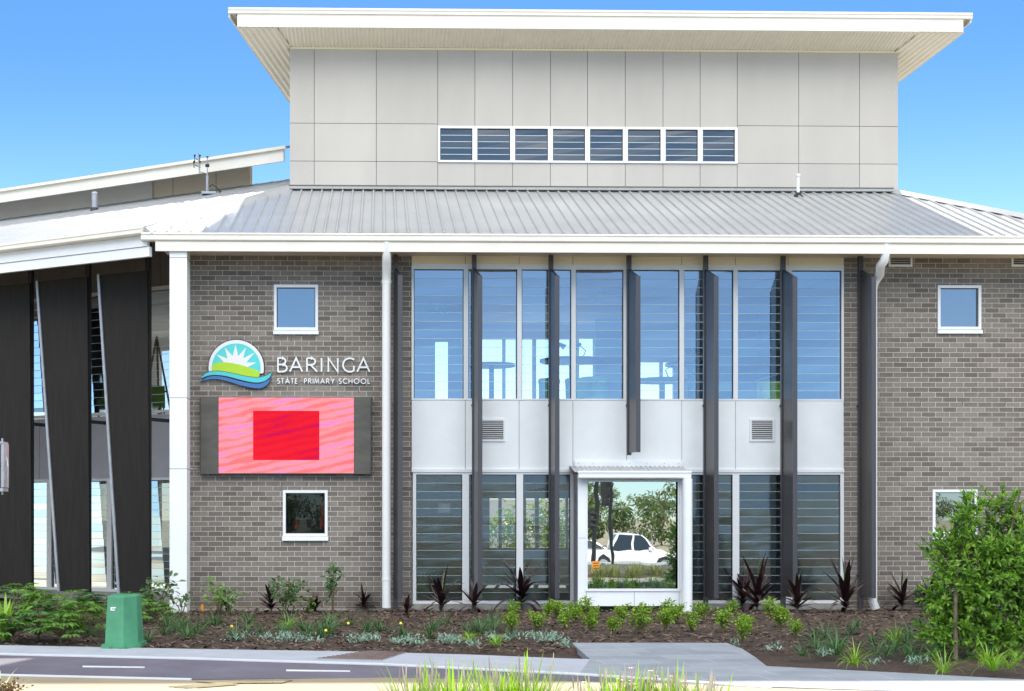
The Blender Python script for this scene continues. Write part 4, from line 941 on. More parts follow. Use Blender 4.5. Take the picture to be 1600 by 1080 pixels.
# ribbed tactile pads
def tactile(label, pts, nu, nv, m, z, long_=True):
    q = [Vector((*GP(x, y, z), z)) for x, y in pts]
    o = thing('tactile_pad', label, 'tactile paving', tuple(q[0]))
    mb = MB(); mb.add([tuple(a) for a in q] + [tuple(a + Vector((0, 0, .004))) for a in q], [(3, 2, 1, 0), (4, 5, 6, 7), (0, 1, 5, 4), (1, 2, 6, 5), (2, 3, 7, 6), (3, 0, 4, 7)]); mb.build('paver', 'walk' if m == 'tact' else 'ycon', o)
    mb = MB()
    for i in range(nu):
        for j in range(nv):
            u, v = (i + .5) / nu, (j + .5) / nv; c = q[0].lerp(q[1], u).lerp(q[3].lerp(q[2], u), v); rr = .024
            mb.tube([(c.x, c.y, c.z + .003), (c.x, c.y, c.z + .009)], [rr, rr * .7], 6)
    mb.build('studs', m, o, recalc=False); return o
tactile('brown ribbed tactile paver at the mulch edge of the footpath', [(493, 1029.5), (596, 1032), (634, 1019.5), (578, 1016.8)], 22, 12, 'tact', .043)
tactile('long olive ribbed tactile strip on the warm concrete', [(305, 1065.2), (342, 1068.2), (440, 1067.5), (458, 1062.8)], 8, 26, 'tact_y', .041)
tactile('thin olive tactile strip slanting across the warm concrete in front', [(262, 1073.4), (294, 1076), (372, 1070.2), (348, 1067.6)], 4, 24, 'tact_y', .0415)

# mulch: fine uneven sheet under the planting, then loose chips
def inside(x, y, poly):
    c = False; n = len(poly)
    for i in range(n):
        x1_, y1_ = poly[i]; x2, y2 = poly[i - 1]
        if (y1_ > y) != (y2 > y) and x < (x2 - x1_) * (y - y1_) / (y2 - y1_) + x1_: c = not c
    return c
PAV = bk + list(reversed(md))
mb = MB(TH and None); nx, ny = 300, 110; X0, X1, Y0, Y1 = -13.0, 13.5, 1.6, -11.0
vs = []
for j in range(ny + 1):
    for i in range(nx + 1):
        x = X0 + (X1 - X0) * i / nx; y = Y0 + (Y1 - Y0) * j / ny
        z = .018 + .022 * noise.noise(Vector((x * 1.3, y * 1.3, 0))) + .014 * noise.noise(Vector((x * 7, y * 7, 3)))
        if inside(x, y, PAV) or y < -7.2: z = -.01
        if -6.4 < y < -.9: z += .035 * min(1, (y + 6.4) / 1.0, (-.3 - y) / .8)
        if inside(x, y, PAV) or y < -7.2: z = -.03
        vs.append((x, y, z))
mb.add(vs, [(j * (nx + 1) + i, j * (nx + 1) + i + 1, (j + 1) * (nx + 1) + i + 1, (j + 1) * (nx + 1) + i) for j in range(ny) for i in range(nx)])
kind(mb.build('mulch_bed', 'mulch', recalc=False), 'structure')
mb = MB(); rc = random.Random(5)
for _ in range(15000):
    x = rc.uniform(-7.5, 9.5); y = rc.uniform(-8.2, -.05)
    if inside(x, y, PAV) or y < -7.6: continue
    if abs(x) > 9.5: continue
    L = rc.uniform(.015, .055); W_ = rc.uniform(.006, .016); a = rc.uniform(0, 6.3); z = .055 + rc.uniform(-.012, .02); tl = rc.uniform(-.35, .35)
    if y > -.9 or y < -6: z -= .02
    dx, dy = cos(a) * L, sin(a) * L; ex, ey = -sin(a) * W_, cos(a) * W_
    mb.add([(x - dx - ex, y - dy - ey, z - L * tl), (x + dx - ex, y + dy - ey, z + L * tl), (x + dx + ex, y + dy + ey, z + L * tl + .006), (x - dx + ex, y - dy + ey, z - L * tl + .004)], [(0, 1, 2, 3)])
kind(mb.build('mulch_chips', 'chip', recalc=False), 'stuff')
o = C.objects['mulch_chips']; o['label'] = 'loose bark chips over the garden bed'

# ================================================================== GREEN KIOSK
kx, ky = GP(194, 1011, .03)
ks = thing('service_pillar', 'green tapered utility pillar with a small white sticker beside the footpath', 'utility pillar', (kx, ky, .03))
sc_ = F and 1 / (F / DEP(kx, ky)); hh = 82 * sc_
def kring(pts, z): return [(x, y, z) for x, y in pts]
bw, bd, tw2, td = 24.5 * sc_, .28, 21.5 * sc_, .23
def octo(w_, d_, c): return [(-w_, -d_ * .2), (-w_ + c * .1, -d_ - .0), (w_ * .26, -d_ - .05), (w_, -d_ * .45), (w_, d_), (-w_, d_)]
mb = MB(); A, A2, Bp = octo(bw, bd, .1), octo(tw2 * 1.0, td, .1), octo(tw2 * .9, td * .85, .1)
rings = [kring(A, .05), kring(A2, hh - .02), kring(Bp, hh)]; n = 6; vs = [p for r in rings for p in r]
mb.add(vs, [(i, (i + 1) % n, n + (i + 1) % n, n + i) for i in range(n)] + [(n + i, n + (i + 1) % n, 2 * n + (i + 1) % n, 2 * n + i) for i in range(n)] + [tuple(2 * n + i for i in range(n)), tuple(range(n))[::-1]])
mb.build('cover', 'kiosk', ks, world=False)
Fp = octo(bw + .035, bd + .035, .1); mb = MB(); mb.prism([(x, y, 0) for x, y in Fp], (0, 0, .055)); 
for x in (-.1, .02, .1): mb.tube([(x, -bd - .045, .03), (x, -bd - .095, .03)], .008, 6)
mb.build('base', 'kiosk', ks, world=False)
mb = MB(); sx, sz = -.062, hh - .16; tl = (bd - td) / hh * sz
mb.box(sx - .055, sx + .055, -bd - .022 + tl - .004, -bd - .02 + tl + .01, sz - .022, sz + .022); mb.cur = 1
for i in range(7): mb.box(sx - .035 + i * .010, sx - .029 + i * .010, -bd - .0265 + tl - .001, -bd - .0262 + tl, sz - .006, sz + .006)
mb.build('sticker', ['sticker', 'ink'], ks, world=False)
mb = MB(); mb.tube([(GP(848 * 0 + 301, 968, 0)[0], -.62, 0), (GP(301, 968, 0)[0], -.62, .16)], .022, 10)
o = mb.build('marker_cap', 'orange'); tag(o, 'short orange pipe stub at the foot of the white corner column', 'pipe stub')

# ================================================================== PLANTS
def jit(a): return R.uniform(-a, a)
def place_mesh(mb, name, m, par): return mb.build(name, m, par, world=False, recalc=False)
def cordyline(h, n, w_, rr):
    """dark strap-leaved rosette: stem + leaves"""
    lf = MB(); st = MB(); sh = h * .32
    st.tube([(0, 0, -.03), (rr.uniform(-.02, .02), 0, sh * .6), (rr.uniform(-.03, .03), rr.uniform(-.02, .02), sh)], [.014, .011, .009], 6)
    for i in range(n):
        t = i / n; az = i * 2.4 + rr.uniform(-.6, .6); el = radians(84 - 70 * t ** .6) + rr.uniform(-.2, .2)
        L = h * rr.uniform(.5, .85) * (1 - .15 * t); z0 = sh * (1.0 - .8 * t)
        lf.blade((0, 0, z0), az, el, L, w_ * rr.uniform(.8, 1.35), rr.uniform(.1, 1.5) * (0.35 + t), 7)
    return st, lf
def bushy(h, r, n, L, W_, rr, shape=1.0, stems=5, droop=.2):
    st = MB(); lf = MB(); tips = []
    for k in range(stems):
        a = k * 2.4 + rr.uniform(-.5, .5); rad = r * rr.uniform(.15, .8); hh_ = h * rr.uniform(.6, 1.0) * (1 - .25 * rad / r)
        p = [(0, 0, -.02), (cos(a) * rad * .35, sin(a) * rad * .35, hh_ * .45), (cos(a) * rad * .8, sin(a) * rad * .8, hh_ * .8), (cos(a) * rad, sin(a) * rad, hh_)]
        st.tube(p, [.010, .008, .005, .003], 5); tips.append(p)
    for i in range(n):
        p = tips[rr.randrange(stems)]; t = rr.uniform(.2, 1.0) ** .8 * 3; j = min(2, int(t)); u = t - j
        b = Vector(p[j]).lerp(Vector(p[j + 1]), u)
        d = Vector((rr.gauss(0, 1), rr.gauss(0, 1), rr.gauss(.25, .7))).normalized(); off = d * r * rr.uniform(.0, .45) * shape
        off.z *= .6; q = b + off; q.z = max(.03, q.z)
        if off.length > .03 and n < 260: st.tube([tuple(b), tuple(q)], .0022, 3, cap=False)
        d2 = (d + Vector((0, 0, -droop))).normalized()
        lf.leaf(q, d2, (rr.gauss(0, .4), rr.gauss(0, .4) - .2, 1), L * rr.uniform(.6, 1.15), W_ * rr.uniform(.7, 1.15))
    return st, lf
def tuft(n, L, W_, rr, el=(55, 88), bend=(.5, 1.7), r=.05):
    lf = MB()
    for i in range(n):
        az = rr.uniform(0, 6.28); lf.blade((cos(az) * r * rr.random(), sin(az) * r * rr.random(), -.01), az + rr.uniform(-.4, .4), radians(rr.uniform(*el)), L * rr.uniform(.55, 1.1), W_ * rr.uniform(.7, 1.2), rr.uniform(*bend), 6)
    return lf
def base_of(px, py, z=.05):
    x, y = GP(px, py, z); return (x, min(y, -.12) if px > 300 else y, z)
def hpx(px, py, top, z=.05):
    x, y = GP(px, py, z); return (py - top) * DEP(x, y) / F

# dark purple cordylines
CORD = [(355, 957, 925, 'small dark cordyline half hidden behind the pale bush near the white column'), (424, 958, 908, 'dark cordyline against the brick, left of the tall bushy seedling'), (492, 958, 925, 'dark cordyline low between the two tall leafy seedlings'), (568, 951, 917, 'spiky dark cordyline beside the left white downpipe'), (636, 962, 930, 'low dark cordyline at the foot of the leftmost fin'),
        (690, 956, 893, 'dark cordyline in front of the first lower left window'), (741, 958, 905, 'narrow dark cordyline at the foot of the second fin'), (813, 950, 868, 'tallest dark cordyline, in front of the lower middle window'),
        (1150, 948, 884, 'dark cordyline just right of the round white column'), (1183, 955, 875, 'big dark cordyline with one green blade right of the white box window'), (1246, 957, 893, 'dark cordyline with pale young blade at the foot of the sixth fin'), (1322, 957, 875, 'broad dark cordyline with one striped red-green leaf by the rightmost fin'),
        (1410, 952, 900, 'dark cordyline left of a pair, in front of the right brick wall'), (1452, 955, 900, 'dark cordyline next to the big green shrub')]
for i, (px, py, top, lab) in enumerate(CORD):
    rr = random.Random(100 + i); b = base_of(px, py); h = hpx(px, py, top); o = thing('cordyline', lab, 'cordyline', b, 'dark cordylines along the wall')
    st, lf = cordyline(h * 1.10, 28 if h > .6 else 20, .045 + .034 * h, rr); place_mesh(st, 'stem', 'twig', o); place_mesh(lf, 'leaves', 'g_purple', o)
    if i in (1, 5, 9, 10, 11, 12, 13):
        l2 = MB(); l2.blade((0, 0, h * .35), rr.uniform(0, 6), radians(86), h * .72, .06 if i == 11 else .04, .12, 6); place_mesh(l2, 'young_leaf', 'g_pale' if i != 11 else 'g_young', o)
# leafy seedlings in front of the brick
SEED = [(247, 962, 893, .62, 'g_young', 90, .13, .075, 'leafy shrub with rounded dark leaves beside the green utility pillar'), (342, 960, 897, .48, 'g_broad', 110, .11, .06, 'mid-green leafy seedling just right of the white corner column'), (357, 962, 912, .26, 'g_pale', 46, .10, .055, 'pale grey-leaved seedling in front of the brick by the corner column'),
        (445, 960, 893, .42, 'g_young', 150, .11, .07, 'bushy dark green seedling below the screen'), (520, 957, 874, .24, 'g_young', 80, .11, .065, 'tallest thin seedling with a round leafy top below the lower brick window'), (478, 958, 925, .30, 'g_broad', 46, .10, .055, 'small leafy seedling between the two dark green seedlings'),
        (285, 962, 925, .30, 'g_young', 50, .09, .05, 'low leafy sprig at the foot of the white corner column'), (1428, 948, 908, .34, 'g_young', 60, .12, .09, 'broad-leaved dark green plant behind the right cordylines'), (1470, 958, 915, .34, 'g_young', 50, .12, .09, 'broad-leaved plant tucked behind the big green shrub')]
for i, (px, py, top, r, m, n, L, W_, lab) in enumerate(SEED):
    rr = random.Random(200 + i); b = base_of(px, py); h = hpx(px, py, top); o = thing('leafy_seedling', lab, 'shrub', b, 'leafy seedlings along the wall')
    st, lf = bushy(h, r, n, L, W_, rr, stems=4 if r > .3 else 3); place_mesh(st, 'stem', 'twig', o); place_mesh(lf, 'leaves', m, o)
# lush lobed plants on the left
LUSH = [(-30, 985, 905, .55), (28, 975, 908, .50), (70, 985, 918, .5), (60, 1000, 945, .4), (105, 978, 915, .5), (128, 992, 935, .42), (150, 975, 922, .5), (20, 1002, 955, .35), (95, 1003, 955, .32), (205, 968, 925, .45), (235, 975, 935, .35)]
LN = ['at the left edge of the picture', 'under the leftmost black screen', 'between the first two black screens', 'at the front left by the footpath, low', 'under the middle black screen', 'left of the green pillar, low and spreading', 'just behind the left side of the green pillar', 'lowest at the left edge by the path', 'small, at the mulch edge left of the green pillar', 'behind the green pillar', 'right behind the green pillar, small']
for i, (px, py, top, r) in enumerate(LUSH):
    rr = random.Random(300 + i); b = base_of(px, py); h = hpx(px, py, top); o = thing('lobed_shrub', 'green shrub with fingered leaves ' + LN[i], 'shrub', b, 'lush green shrubs on the left')
    lf = MB(); st = MB(); st.tube([(0, 0, -.02), (0, 0, h * .4)], [.02, .012], 6)
    for k in range(30):
        az = rr.uniform(0, 6.28); el = rr.uniform(.2, 1.35); rad = r * cos(el) * rr.uniform(.5, 1.05); z = h * (.12 + .85 * sin(el)) * rr.uniform(.7, 1.0)
        c = Vector((cos(az) * rad, sin(az) * rad, z)); st.tube([(0, 0, h * .12), tuple(c * .55 + Vector((0, 0, h * .2))), tuple(c)], .004, 4, cap=False)
        out = Vector((cos(az), sin(az), rr.uniform(-.1, .5))).normalized(); nr = Vector((cos(az) * .5, sin(az) * .5, 1)); sd = out.cross(nr).normalized()
        for q in range(9):                           # fingers of one leaf
            f_ = (q - 4) / 4; d = (out * cos(f_ * 1.35) + sd * sin(f_ * 1.35)).normalized()
            lf.leaf(c + out * .03, d, nr, rr.uniform(.14, .21) * (1 - .25 * abs(f_)), .036, .25)
    place_mesh(st, 'stem', 'twig', o); place_mesh(lf, 'leaves', 'g_broad' if i % 3 else 'g_young', o)
# little lime shrubs
LIME = [(802, 963), (799, 983), (857, 962), (838, 981), (883, 979), (919, 964), (924, 982), (958, 989), (973, 968), (1004, 968), (1001, 985), (1043, 960), (1040, 983), (1058, 970), (1096, 964), (1081, 983), (1143, 958), (1130, 984), (1164, 983), (1160, 998), (1207, 964), (1220, 976), (1243, 995), (870, 961), (898, 970)]
proto = {}
for i, (px, py) in enumerate(LIME):
    rr = random.Random(400 + i); b = base_of(px, py + 5); k = i % 5
    o = thing('lime_shrub', 'knee-low lime green shrub in the mulch row before the windows', 'shrub', b, 'low lime shrubs in rows', rz=rr.uniform(0, 6))
    if k not in proto:
        r2 = random.Random(k + 40); st, lf = bushy(.33, .19, 330, .042, .028, r2, stems=8, shape=.8, droop=0)
        proto[k] = (st, lf, place_mesh(st, 'stem', 'twig', o), place_mesh(lf, 'leaves', 'g_lime', o))
    else:
        for src in proto[k][2:]:
            c = src.copy(); C.objects.link(c); c.parent = o
    s_ = rr.uniform(.85, 1.12); o.scale = (s_, s_, s_)
# strap-leaved tufts
TUF = [(307, 990, 0), (257, 990, 0), (285, 978, 0), (387, 985, 0), (447, 986, 0), (517, 990, 0), (547, 974, 0), (575, 988, 0), (630, 992, 0), (675, 985, 0), (696, 975, 0), (730, 986, 0), (760, 973, 0), (775, 1006, 1), (772, 984, 0),
       (1291, 996, 0), (1329, 990, 0), (1307, 1020, 0), (1335, 1036, 1), (1388, 1018, 0), (1386, 998, 0), (1423, 996, 0), (1254, 1022, 0), (1476, 1048, 1), (1577, 1042, 1), (1552, 1044, 1), (1460, 1020, 0), (114, 990, 0), (140, 992, 0), (1415, 1022, 0), (1362, 1002, 0), (1545, 1020, 0), (1275, 1008, 0), (340, 975, 0), (232, 1000, 0)]
rt = random.Random(91)
for _ in range(58):
    px_, py_ = rt.choice([(rt.uniform(150, 420), rt.uniform(975, 1004)), (rt.uniform(235, 610), rt.uniform(968, 1000)), (rt.uniform(235, 600), rt.uniform(972, 1006)), (rt.uniform(620, 800), rt.uniform(972, 1008)), (rt.uniform(1240, 1460), rt.uniform(975, 1030)), (rt.uniform(1300, 1600), rt.uniform(1000, 1040))])
    TUF.append((px_, py_, 1 if rt.random() < .15 else 0))
tp = {}
for i, (px, py, br) in enumerate(TUF):
    rr = random.Random(500 + i); b = base_of(px, py + 2); k = (i % 4, br)
    o = thing('grass_tuft', 'bright yellow-green arching grass tuft at the mulch edge' if br else 'dark green strap-leaved tuft arching over the mulch', 'grass tuft', b, 'bright grass tufts' if br else 'dark strap-leaved tufts', rz=rr.uniform(0, 6))
    if k not in tp:
        r2 = random.Random(60 + i); lf = tuft(56 if br else 30, .36 if br else .36, .009 if br else .014, r2, el=(30, 82), bend=(.7, 2.1)); tp[k] = place_mesh(lf, 'blades', 'g_bright' if br else 'g_strap', o)
    else: c = tp[k].copy(); C.objects.link(c); c.parent = o
    s_ = rr.uniform(.7, 1.15); o.scale = (s_, s_, s_)
b = base_of(8, 1000); o = thing('crinum', 'bright lily clump with long broad blades at the left edge', 'lily plant', b); lf = tuft(26, .75, .06, random.Random(9), el=(60, 88), bend=(.2, 1.0)); place_mesh(lf, 'blades', 'g_bright', o)
# silver ground cover
mb = MB(); rr = random.Random(77)
for (px, py, w_, d_, n) in ((385, 999, 45, 7, 240), (455, 1001, 40, 7, 240), (520, 1003, 50, 7, 260), (575, 1002, 28, 6, 150), (640, 1006, 32, 8, 240), (700, 1004, 40, 8, 260), (790, 1000, 45, 7, 260), (850, 1001, 48, 7, 260), (885, 1010, 18, 5, 80), (740, 1011, 12, 3, 40), (1205, 1017, 26, 4, 90), (1290, 1025, 18, 5, 60), (1365, 1040, 22, 3, 60), (1435, 1038, 30, 4, 90), (1150, 1012, 8, 3, 20), (440, 985, 14, 5, 50)):
    for _ in range(n):
        x, y = GP(px + rr.gauss(0, .42) * w_, py - 1 + rr.gauss(0, .45) * d_, .05)
        if noise.noise(Vector((x * 2.6, y * 4, 5))) < -.02: continue
        d = Vector((rr.gauss(0, 1), rr.gauss(0, 1), rr.uniform(.4, 1.6))); mb.leaf((x, y, .05 + rr.uniform(0, .05)), d, (0, -.3, 1), rr.uniform(.04, .085), .017, .05)
o = mb.build('silver_groundcover', 'g_silver', recalc=False); kind(o, 'stuff'); o['label'] = 'silver-green leafy ground cover spreading over the mulch'
for i, (px, py) in enumerate(((361, 986), (508, 993), (543, 981), (625, 981))):
    b = base_of(px, py + 6); o = thing('yellow_flower', 'tiny yellow daisy in the mulch ' + ('left of the first silver patch', 'over the second silver patch', 'beside a strap tuft under the brick', 'near the leftmost fin')[i], 'flower', b, 'tiny yellow flowers')
    mb = MB(); mb.tube([(0, 0, 0), (.01, 0, .11)], .003, 4); place_mesh(mb, 'stem', 'twig', o); mb = MB(); mb.tube([(.01, -.005, .11), (.01, -.02, .12)], [.022, .018], 8); place_mesh(mb, 'petals', 'g_yellow', o)
# the big glossy shrub on the right, staked
tb = GP(1493, 1024, .04); bx_, by_ = tb; dd = DEP(bx_, by_); s_ = dd / F
tree = thing('glossy_shrub', 'big staked shrub with dense glossy bright green leaves at the right edge', 'shrub', (bx_, by_, .04))
rr = random.Random(12); mb = MB(); mb.tube([(0, 0, -.05), (.02, .05, .6), (.16, .32, 1.1), (.4, .4, 1.7)], [.028, .022, .016, .008], 8)
mb.tube([(.5, .25, -.05), (.55, .2, .6), (.7, .2, 1.3), (.8, .1, 1.9)], [.03, .024, .018, .01], 8); mb.build('trunk', 'trunk', tree, world=False)
lobes = [(1552, 838, 40, 50), (1532, 806, 14, 26), (1575, 860, 56, 50), (1512, 880, 38, 42), (1555, 905, 70, 60), (1605, 900, 55, 90), (1530, 945, 52, 42), (1570, 975, 58, 45), (1500, 990, 42, 26), (1600, 980, 50, 55), (1545, 1005, 55, 28), (1486, 930, 18, 20), (1625, 850, 40, 50), (1580, 796, 20, 20), (1610, 1020, 40, 20), (1482, 985, 16, 12), (1502, 1000, 28, 16), (1530, 1012, 36, 14)]
lf = MB(); st = MB()
for (cx, cy, rx, ry) in lobes:
    vol = rx * ry; nb = int(vol / 19) + 8
    for _ in range(nb):
        while True:
            u = Vector((rr.uniform(-1, 1), rr.uniform(-1, 1), rr.uniform(-1, 1)))
            if .35 < u.length < 1: break
        c = Vector(((cx - 1493 + u.x * rx) * s_, u.y * rx * .8 * s_ + .3, (1024 - cy + u.z * ry) * s_)); out = u.normalized() + Vector((0, 0, .35)); out.normalize()
        if c.z < .08 or noise.noise(c * 3.1 + Vector((7, 1, 2))) < -.27: continue
        L = rr.uniform(.10, .18); e = c + out * L; st.tube([tuple(c - out * .1), tuple(e)], .003, 3, cap=False)
        for k in range(9):
            t = k / 8; a = k * 2.4 + rr.random(); sd = out.orthogonal().normalized(); sd = Matrix.Rotation(a, 3, out) @ sd
            d = (sd * (1.05 - .7 * t) + out * (.35 + .9 * t)).normalized()
            lf.leaf(c + out * L * t, d, out + Vector((0, -.1, .4)), rr.uniform(.065, .105), .030, .15)
yl = MB()
for _ in range(150):                                 # yellowing young tips at the outside
    cx, cy, rx, ry = rr.choice(lobes); a = rr.uniform(0, 6.28); c = Vector(((cx - 1493 + cos(a) * rx * 1.02) * s_, -.75 * rx * s_ * rr.random() + .3, (1024 - cy + sin(a) * ry * 1.02) * s_))
    if c.z < .1: continue
    for k in range(5): yl.leaf(c, (rr.gauss(0, .6), rr.gauss(-.3, .5), rr.uniform(.3, 1.2)), (0, -1, .4), rr.uniform(.05, .085), .022, .1)
yl.build('young_leaves', 'g_lime', tree, world=False, recalc=False)
lf.build('leaves', 'g_tree', tree, world=False, recalc=False); st.build('branches', 'twig', tree, world=False, recalc=False)
# young upright twigs at its top
# foreground sunlit grasses with dry seed heads
FG = [(655, 1150, 1046, 'left end'), (705, 1160, 1042, 'second from left'), (775, 1160, 1038, 'third from left'), (825, 1155, 1034, 'just left of the gap'), (950, 1160, 1056, 'just right of the gap'), (985, 1160, 1046, 'in front of the dark mound'), (1050, 1160, 1050, 'second from right'), (1100, 1165, 1058, 'right end')]
for i, (px, py, top, ln) in enumerate(FG):
    rr = random.Random(700 + i); b = (*GP(px, py, .0), .0); h = (py - top) * .86 * DEP(b[0], b[1]) / F
    o = thing('foreground_grass', 'sunlit yellow-green grass clump at the bottom edge of the picture, ' + ln, 'grass clump', b, 'sunlit grass clumps in the foreground')
    lf = tuft(340, h * 1.12, .009, rr, el=(58, 90), bend=(.1, 1.0), r=.20); lf.build('blades', 'g_fore', o, world=False, recalc=False)
    lf = tuft(26, h * 1.32, .020, rr, el=(70, 90), bend=(.05, .4), r=.12); lf.build('blades', 'g_bright', o, world=False, recalc=False)
    mb = MB()
    for _ in range(15):
        a = rr.uniform(0, 6.28); r0_ = rr.uniform(0, .22); hh_ = h * rr.uniform(.98, 1.32); x, y = cos(a) * r0_, sin(a) * r0_; lx, ly = jit(.07), jit(.07)
        mb.tube([(x, y, 0), (x + lx * .5, y + ly * .5, hh_ * .6), (x + lx, y + ly, hh_ * .80)], .0022, 3, cap=False); mb.tube([(x + lx, y + ly, hh_ * .79), (x + lx * 1.1, y + ly * 1.1, hh_ * .9), (x + lx * 1.2, y + ly * 1.2, hh_)], [.0045, .0055, .002], 4, cap=False)
    mb.build('seed_heads', 'g_seed', o, world=False, recalc=False)
    if i >= 4:
        mb = MB()
        for _ in range(3):
            x, z = jit(.2), h * rr.uniform(.98, 1.2); mb.tube([(x, 0, 0), (x, 0, z)], .002, 3, cap=False)
            for k in range(5): a = k * 1.26; mb.leaf((x, 0, z), (cos(a), sin(a), .3), (0, 0, 1), .022, .014)
        mb.build('pink_flowers', 'g_pink', o, world=False, recalc=False)
for i in range(9):
    rr = random.Random(760 + i); o = thing('foreground_grass', 'tall pale grass clump mirrored along the bottom of the box window', 'grass clump', (4.9 + i * .42, -14.6 + rr.uniform(-.7, .9), 0), 'tall grass clumps mirrored in the box window')
    lf = tuft(170, .42, .016, rr, el=(60, 90), bend=(.2, 1.2), r=.25); lf.build('blades', 'g_khaki', o, world=False, recalc=False)
b = (*GP(1006, 1150, 0), 0); o = thing('dark_mound', 'dark rounded mound plant behind the sunlit foreground grass', 'shrub', b); st, lf = bushy(.47, .24, 420, .05, .03, random.Random(31), stems=8); place_mesh(st, 'stem', 'twig', o); place_mesh(lf, 'leaves', 'g_purple', o)
b = (*GP(-6, 1100, 0), 0); o = thing('variegated_plant', 'cream-striped arching plant at the bottom left corner', 'grass tuft', b); lf = tuft(40, .40, .022, random.Random(8), el=(45, 85), bend=(.6, 1.8)); place_mesh(lf, 'blades', 'g_var', o)
b = (*GP(8, 1110, 0), 0); o = thing('rusty_shrub', 'low rusty brown small-leaved shrub in the bottom left corner', 'shrub', b); st, lf = bushy(.24, .22, 420, .035, .025, random.Random(33), stems=8, droop=0); place_mesh(st, 'stem', 'twig', o); place_mesh(lf, 'leaves', 'g_rust', o)

# ================================================================== THINGS INSIDE THE ROOMS
FZ = 3.55                                            # upper floor level
def on_plane(px, Y): return XW(px, Y)
def high_table(px, Y, ytop, r, lab, name='round_table'):
    x = XW(px, Y); z = ZW(ytop, px, Y)
    o = thing(name, lab, 'table', (x, Y, FZ))
    mb = MB(); mb.tube([(0, 0, z - FZ - .05), (0, 0, z - FZ)], r, 28); mb.build('table_top', 'table', o, world=False)
    mb = MB(); mb.tube([(0, 0, .03), (0, 0, z - FZ - .05)], .05, 12); mb.build('leg', 'table', o, world=False)
    mb = MB(); mb.tube([(0, 0, .0), (0, 0, .03)], r * .55, 20); mb.build('base', 'table', o, world=False)
    return o, z
TBL = [(768, 3.2, 569, .46, 'round blue table upstairs behind the second fin'), (893, 3.0, 562, .62, 'wide round blue table in the middle upstairs window'), (1035, 2.6, 593, .55, 'round blue table upstairs right of the short fin, lower than the rest'), (1078, 3.4, 568, .48, 'round blue table upstairs with a desk lamp, behind the fifth fin')]
for i, (px, Y, yt, r, lab) in enumerate(TBL):
    o, z = high_table(px, Y, yt, r, lab)
    if i:
        for k, dx in enumerate(((-.28, .2), (.1,), (-.15, .22))[i - 1]):
            rr = random.Random(900 + i * 5 + k); x = o.location.x + dx
            l = thing('desk_lamp', ('small desk lamp on the %s end of the ' % ('left', 'right')[min(k, 1)] if i != 2 else 'small desk lamp on the ') + ('wide middle table', 'low round table', 'right round table')[i - 1], 'lamp', (x, Y - .1, z))
            mb = MB(); mb.tube([(0, 0, 0), (0, 0, .02)], .07, 12); mb.build('base', 'table', l, world=False)
            s_ = 1 if k else -1; mb = MB(); mb.tube([(0, 0, .02), (.06 * s_, 0, .16), (-.05 * s_, 0, .26)], .012, 6); mb.build('arm', 'table', l, world=False)
            mb = MB(); mb.tube([(-.03 * s_, 0, .30), (-.14 * s_, 0, .22)], [.025, .06], 10); mb.build('shade', 'table', l, world=False)
for i, (px, Y, yt, r, c, lab) in enumerate(((858, 1.5, 592, .20, 'green_fab', 'round green stool upstairs against the third fin'), (903, 1.4, 592, .24, 'green_fab', 'round green stool in the middle of the upstairs window'), (928, 1.7, 590, .26, 'green_fab', 'larger green stool beside the middle one'), (1204, 1.0, 597, .24, 'lime', 'bright green tub behind the sixth fin'))):
    x = XW(px, Y); z = ZW(yt, px, Y) - FZ; o = thing('round_stool', lab, 'stool', (x, Y, FZ))
    mb = MB(); mb.tube([(0, 0, z - .08), (0, 0, z - .02), (0, 0, z)], [r, r, r * .92], 24); mb.build('seat', c, o, world=False); mb = MB(); mb.tube([(0, 0, .0), (0, 0, z - .08)], [r * .92, r * .96], 24); mb.build('base', c, o, world=False)
x, Y = XW(1200, 1.1), 1.1; z = ZW(596, 1200, Y); o = thing('open_laptop', 'open grey laptop resting on the bright green tub', 'laptop', (x, Y, z))
mb = MB(); mb.hexa([(-.2, -.12, .01), (.14, -.12, .10), (.14, .12, .10), (-.2, .12, .01)], [(-.2, -.12, .025), (.14, -.12, .115), (.14, .12, .115), (-.2, .12, .025)]); mb.build('base', 'steel', o, world=False)
mb = MB(); mb.hexa([(-.18, -.12, .06), (.16, -.12, .17), (.16, .12, .17), (-.18, .12, .06)], [(-.18, -.12, .07), (.16, -.12, .185), (.16, .12, .185), (-.18, .12, .07)]); mb.build('lid', 'black', o, world=False)
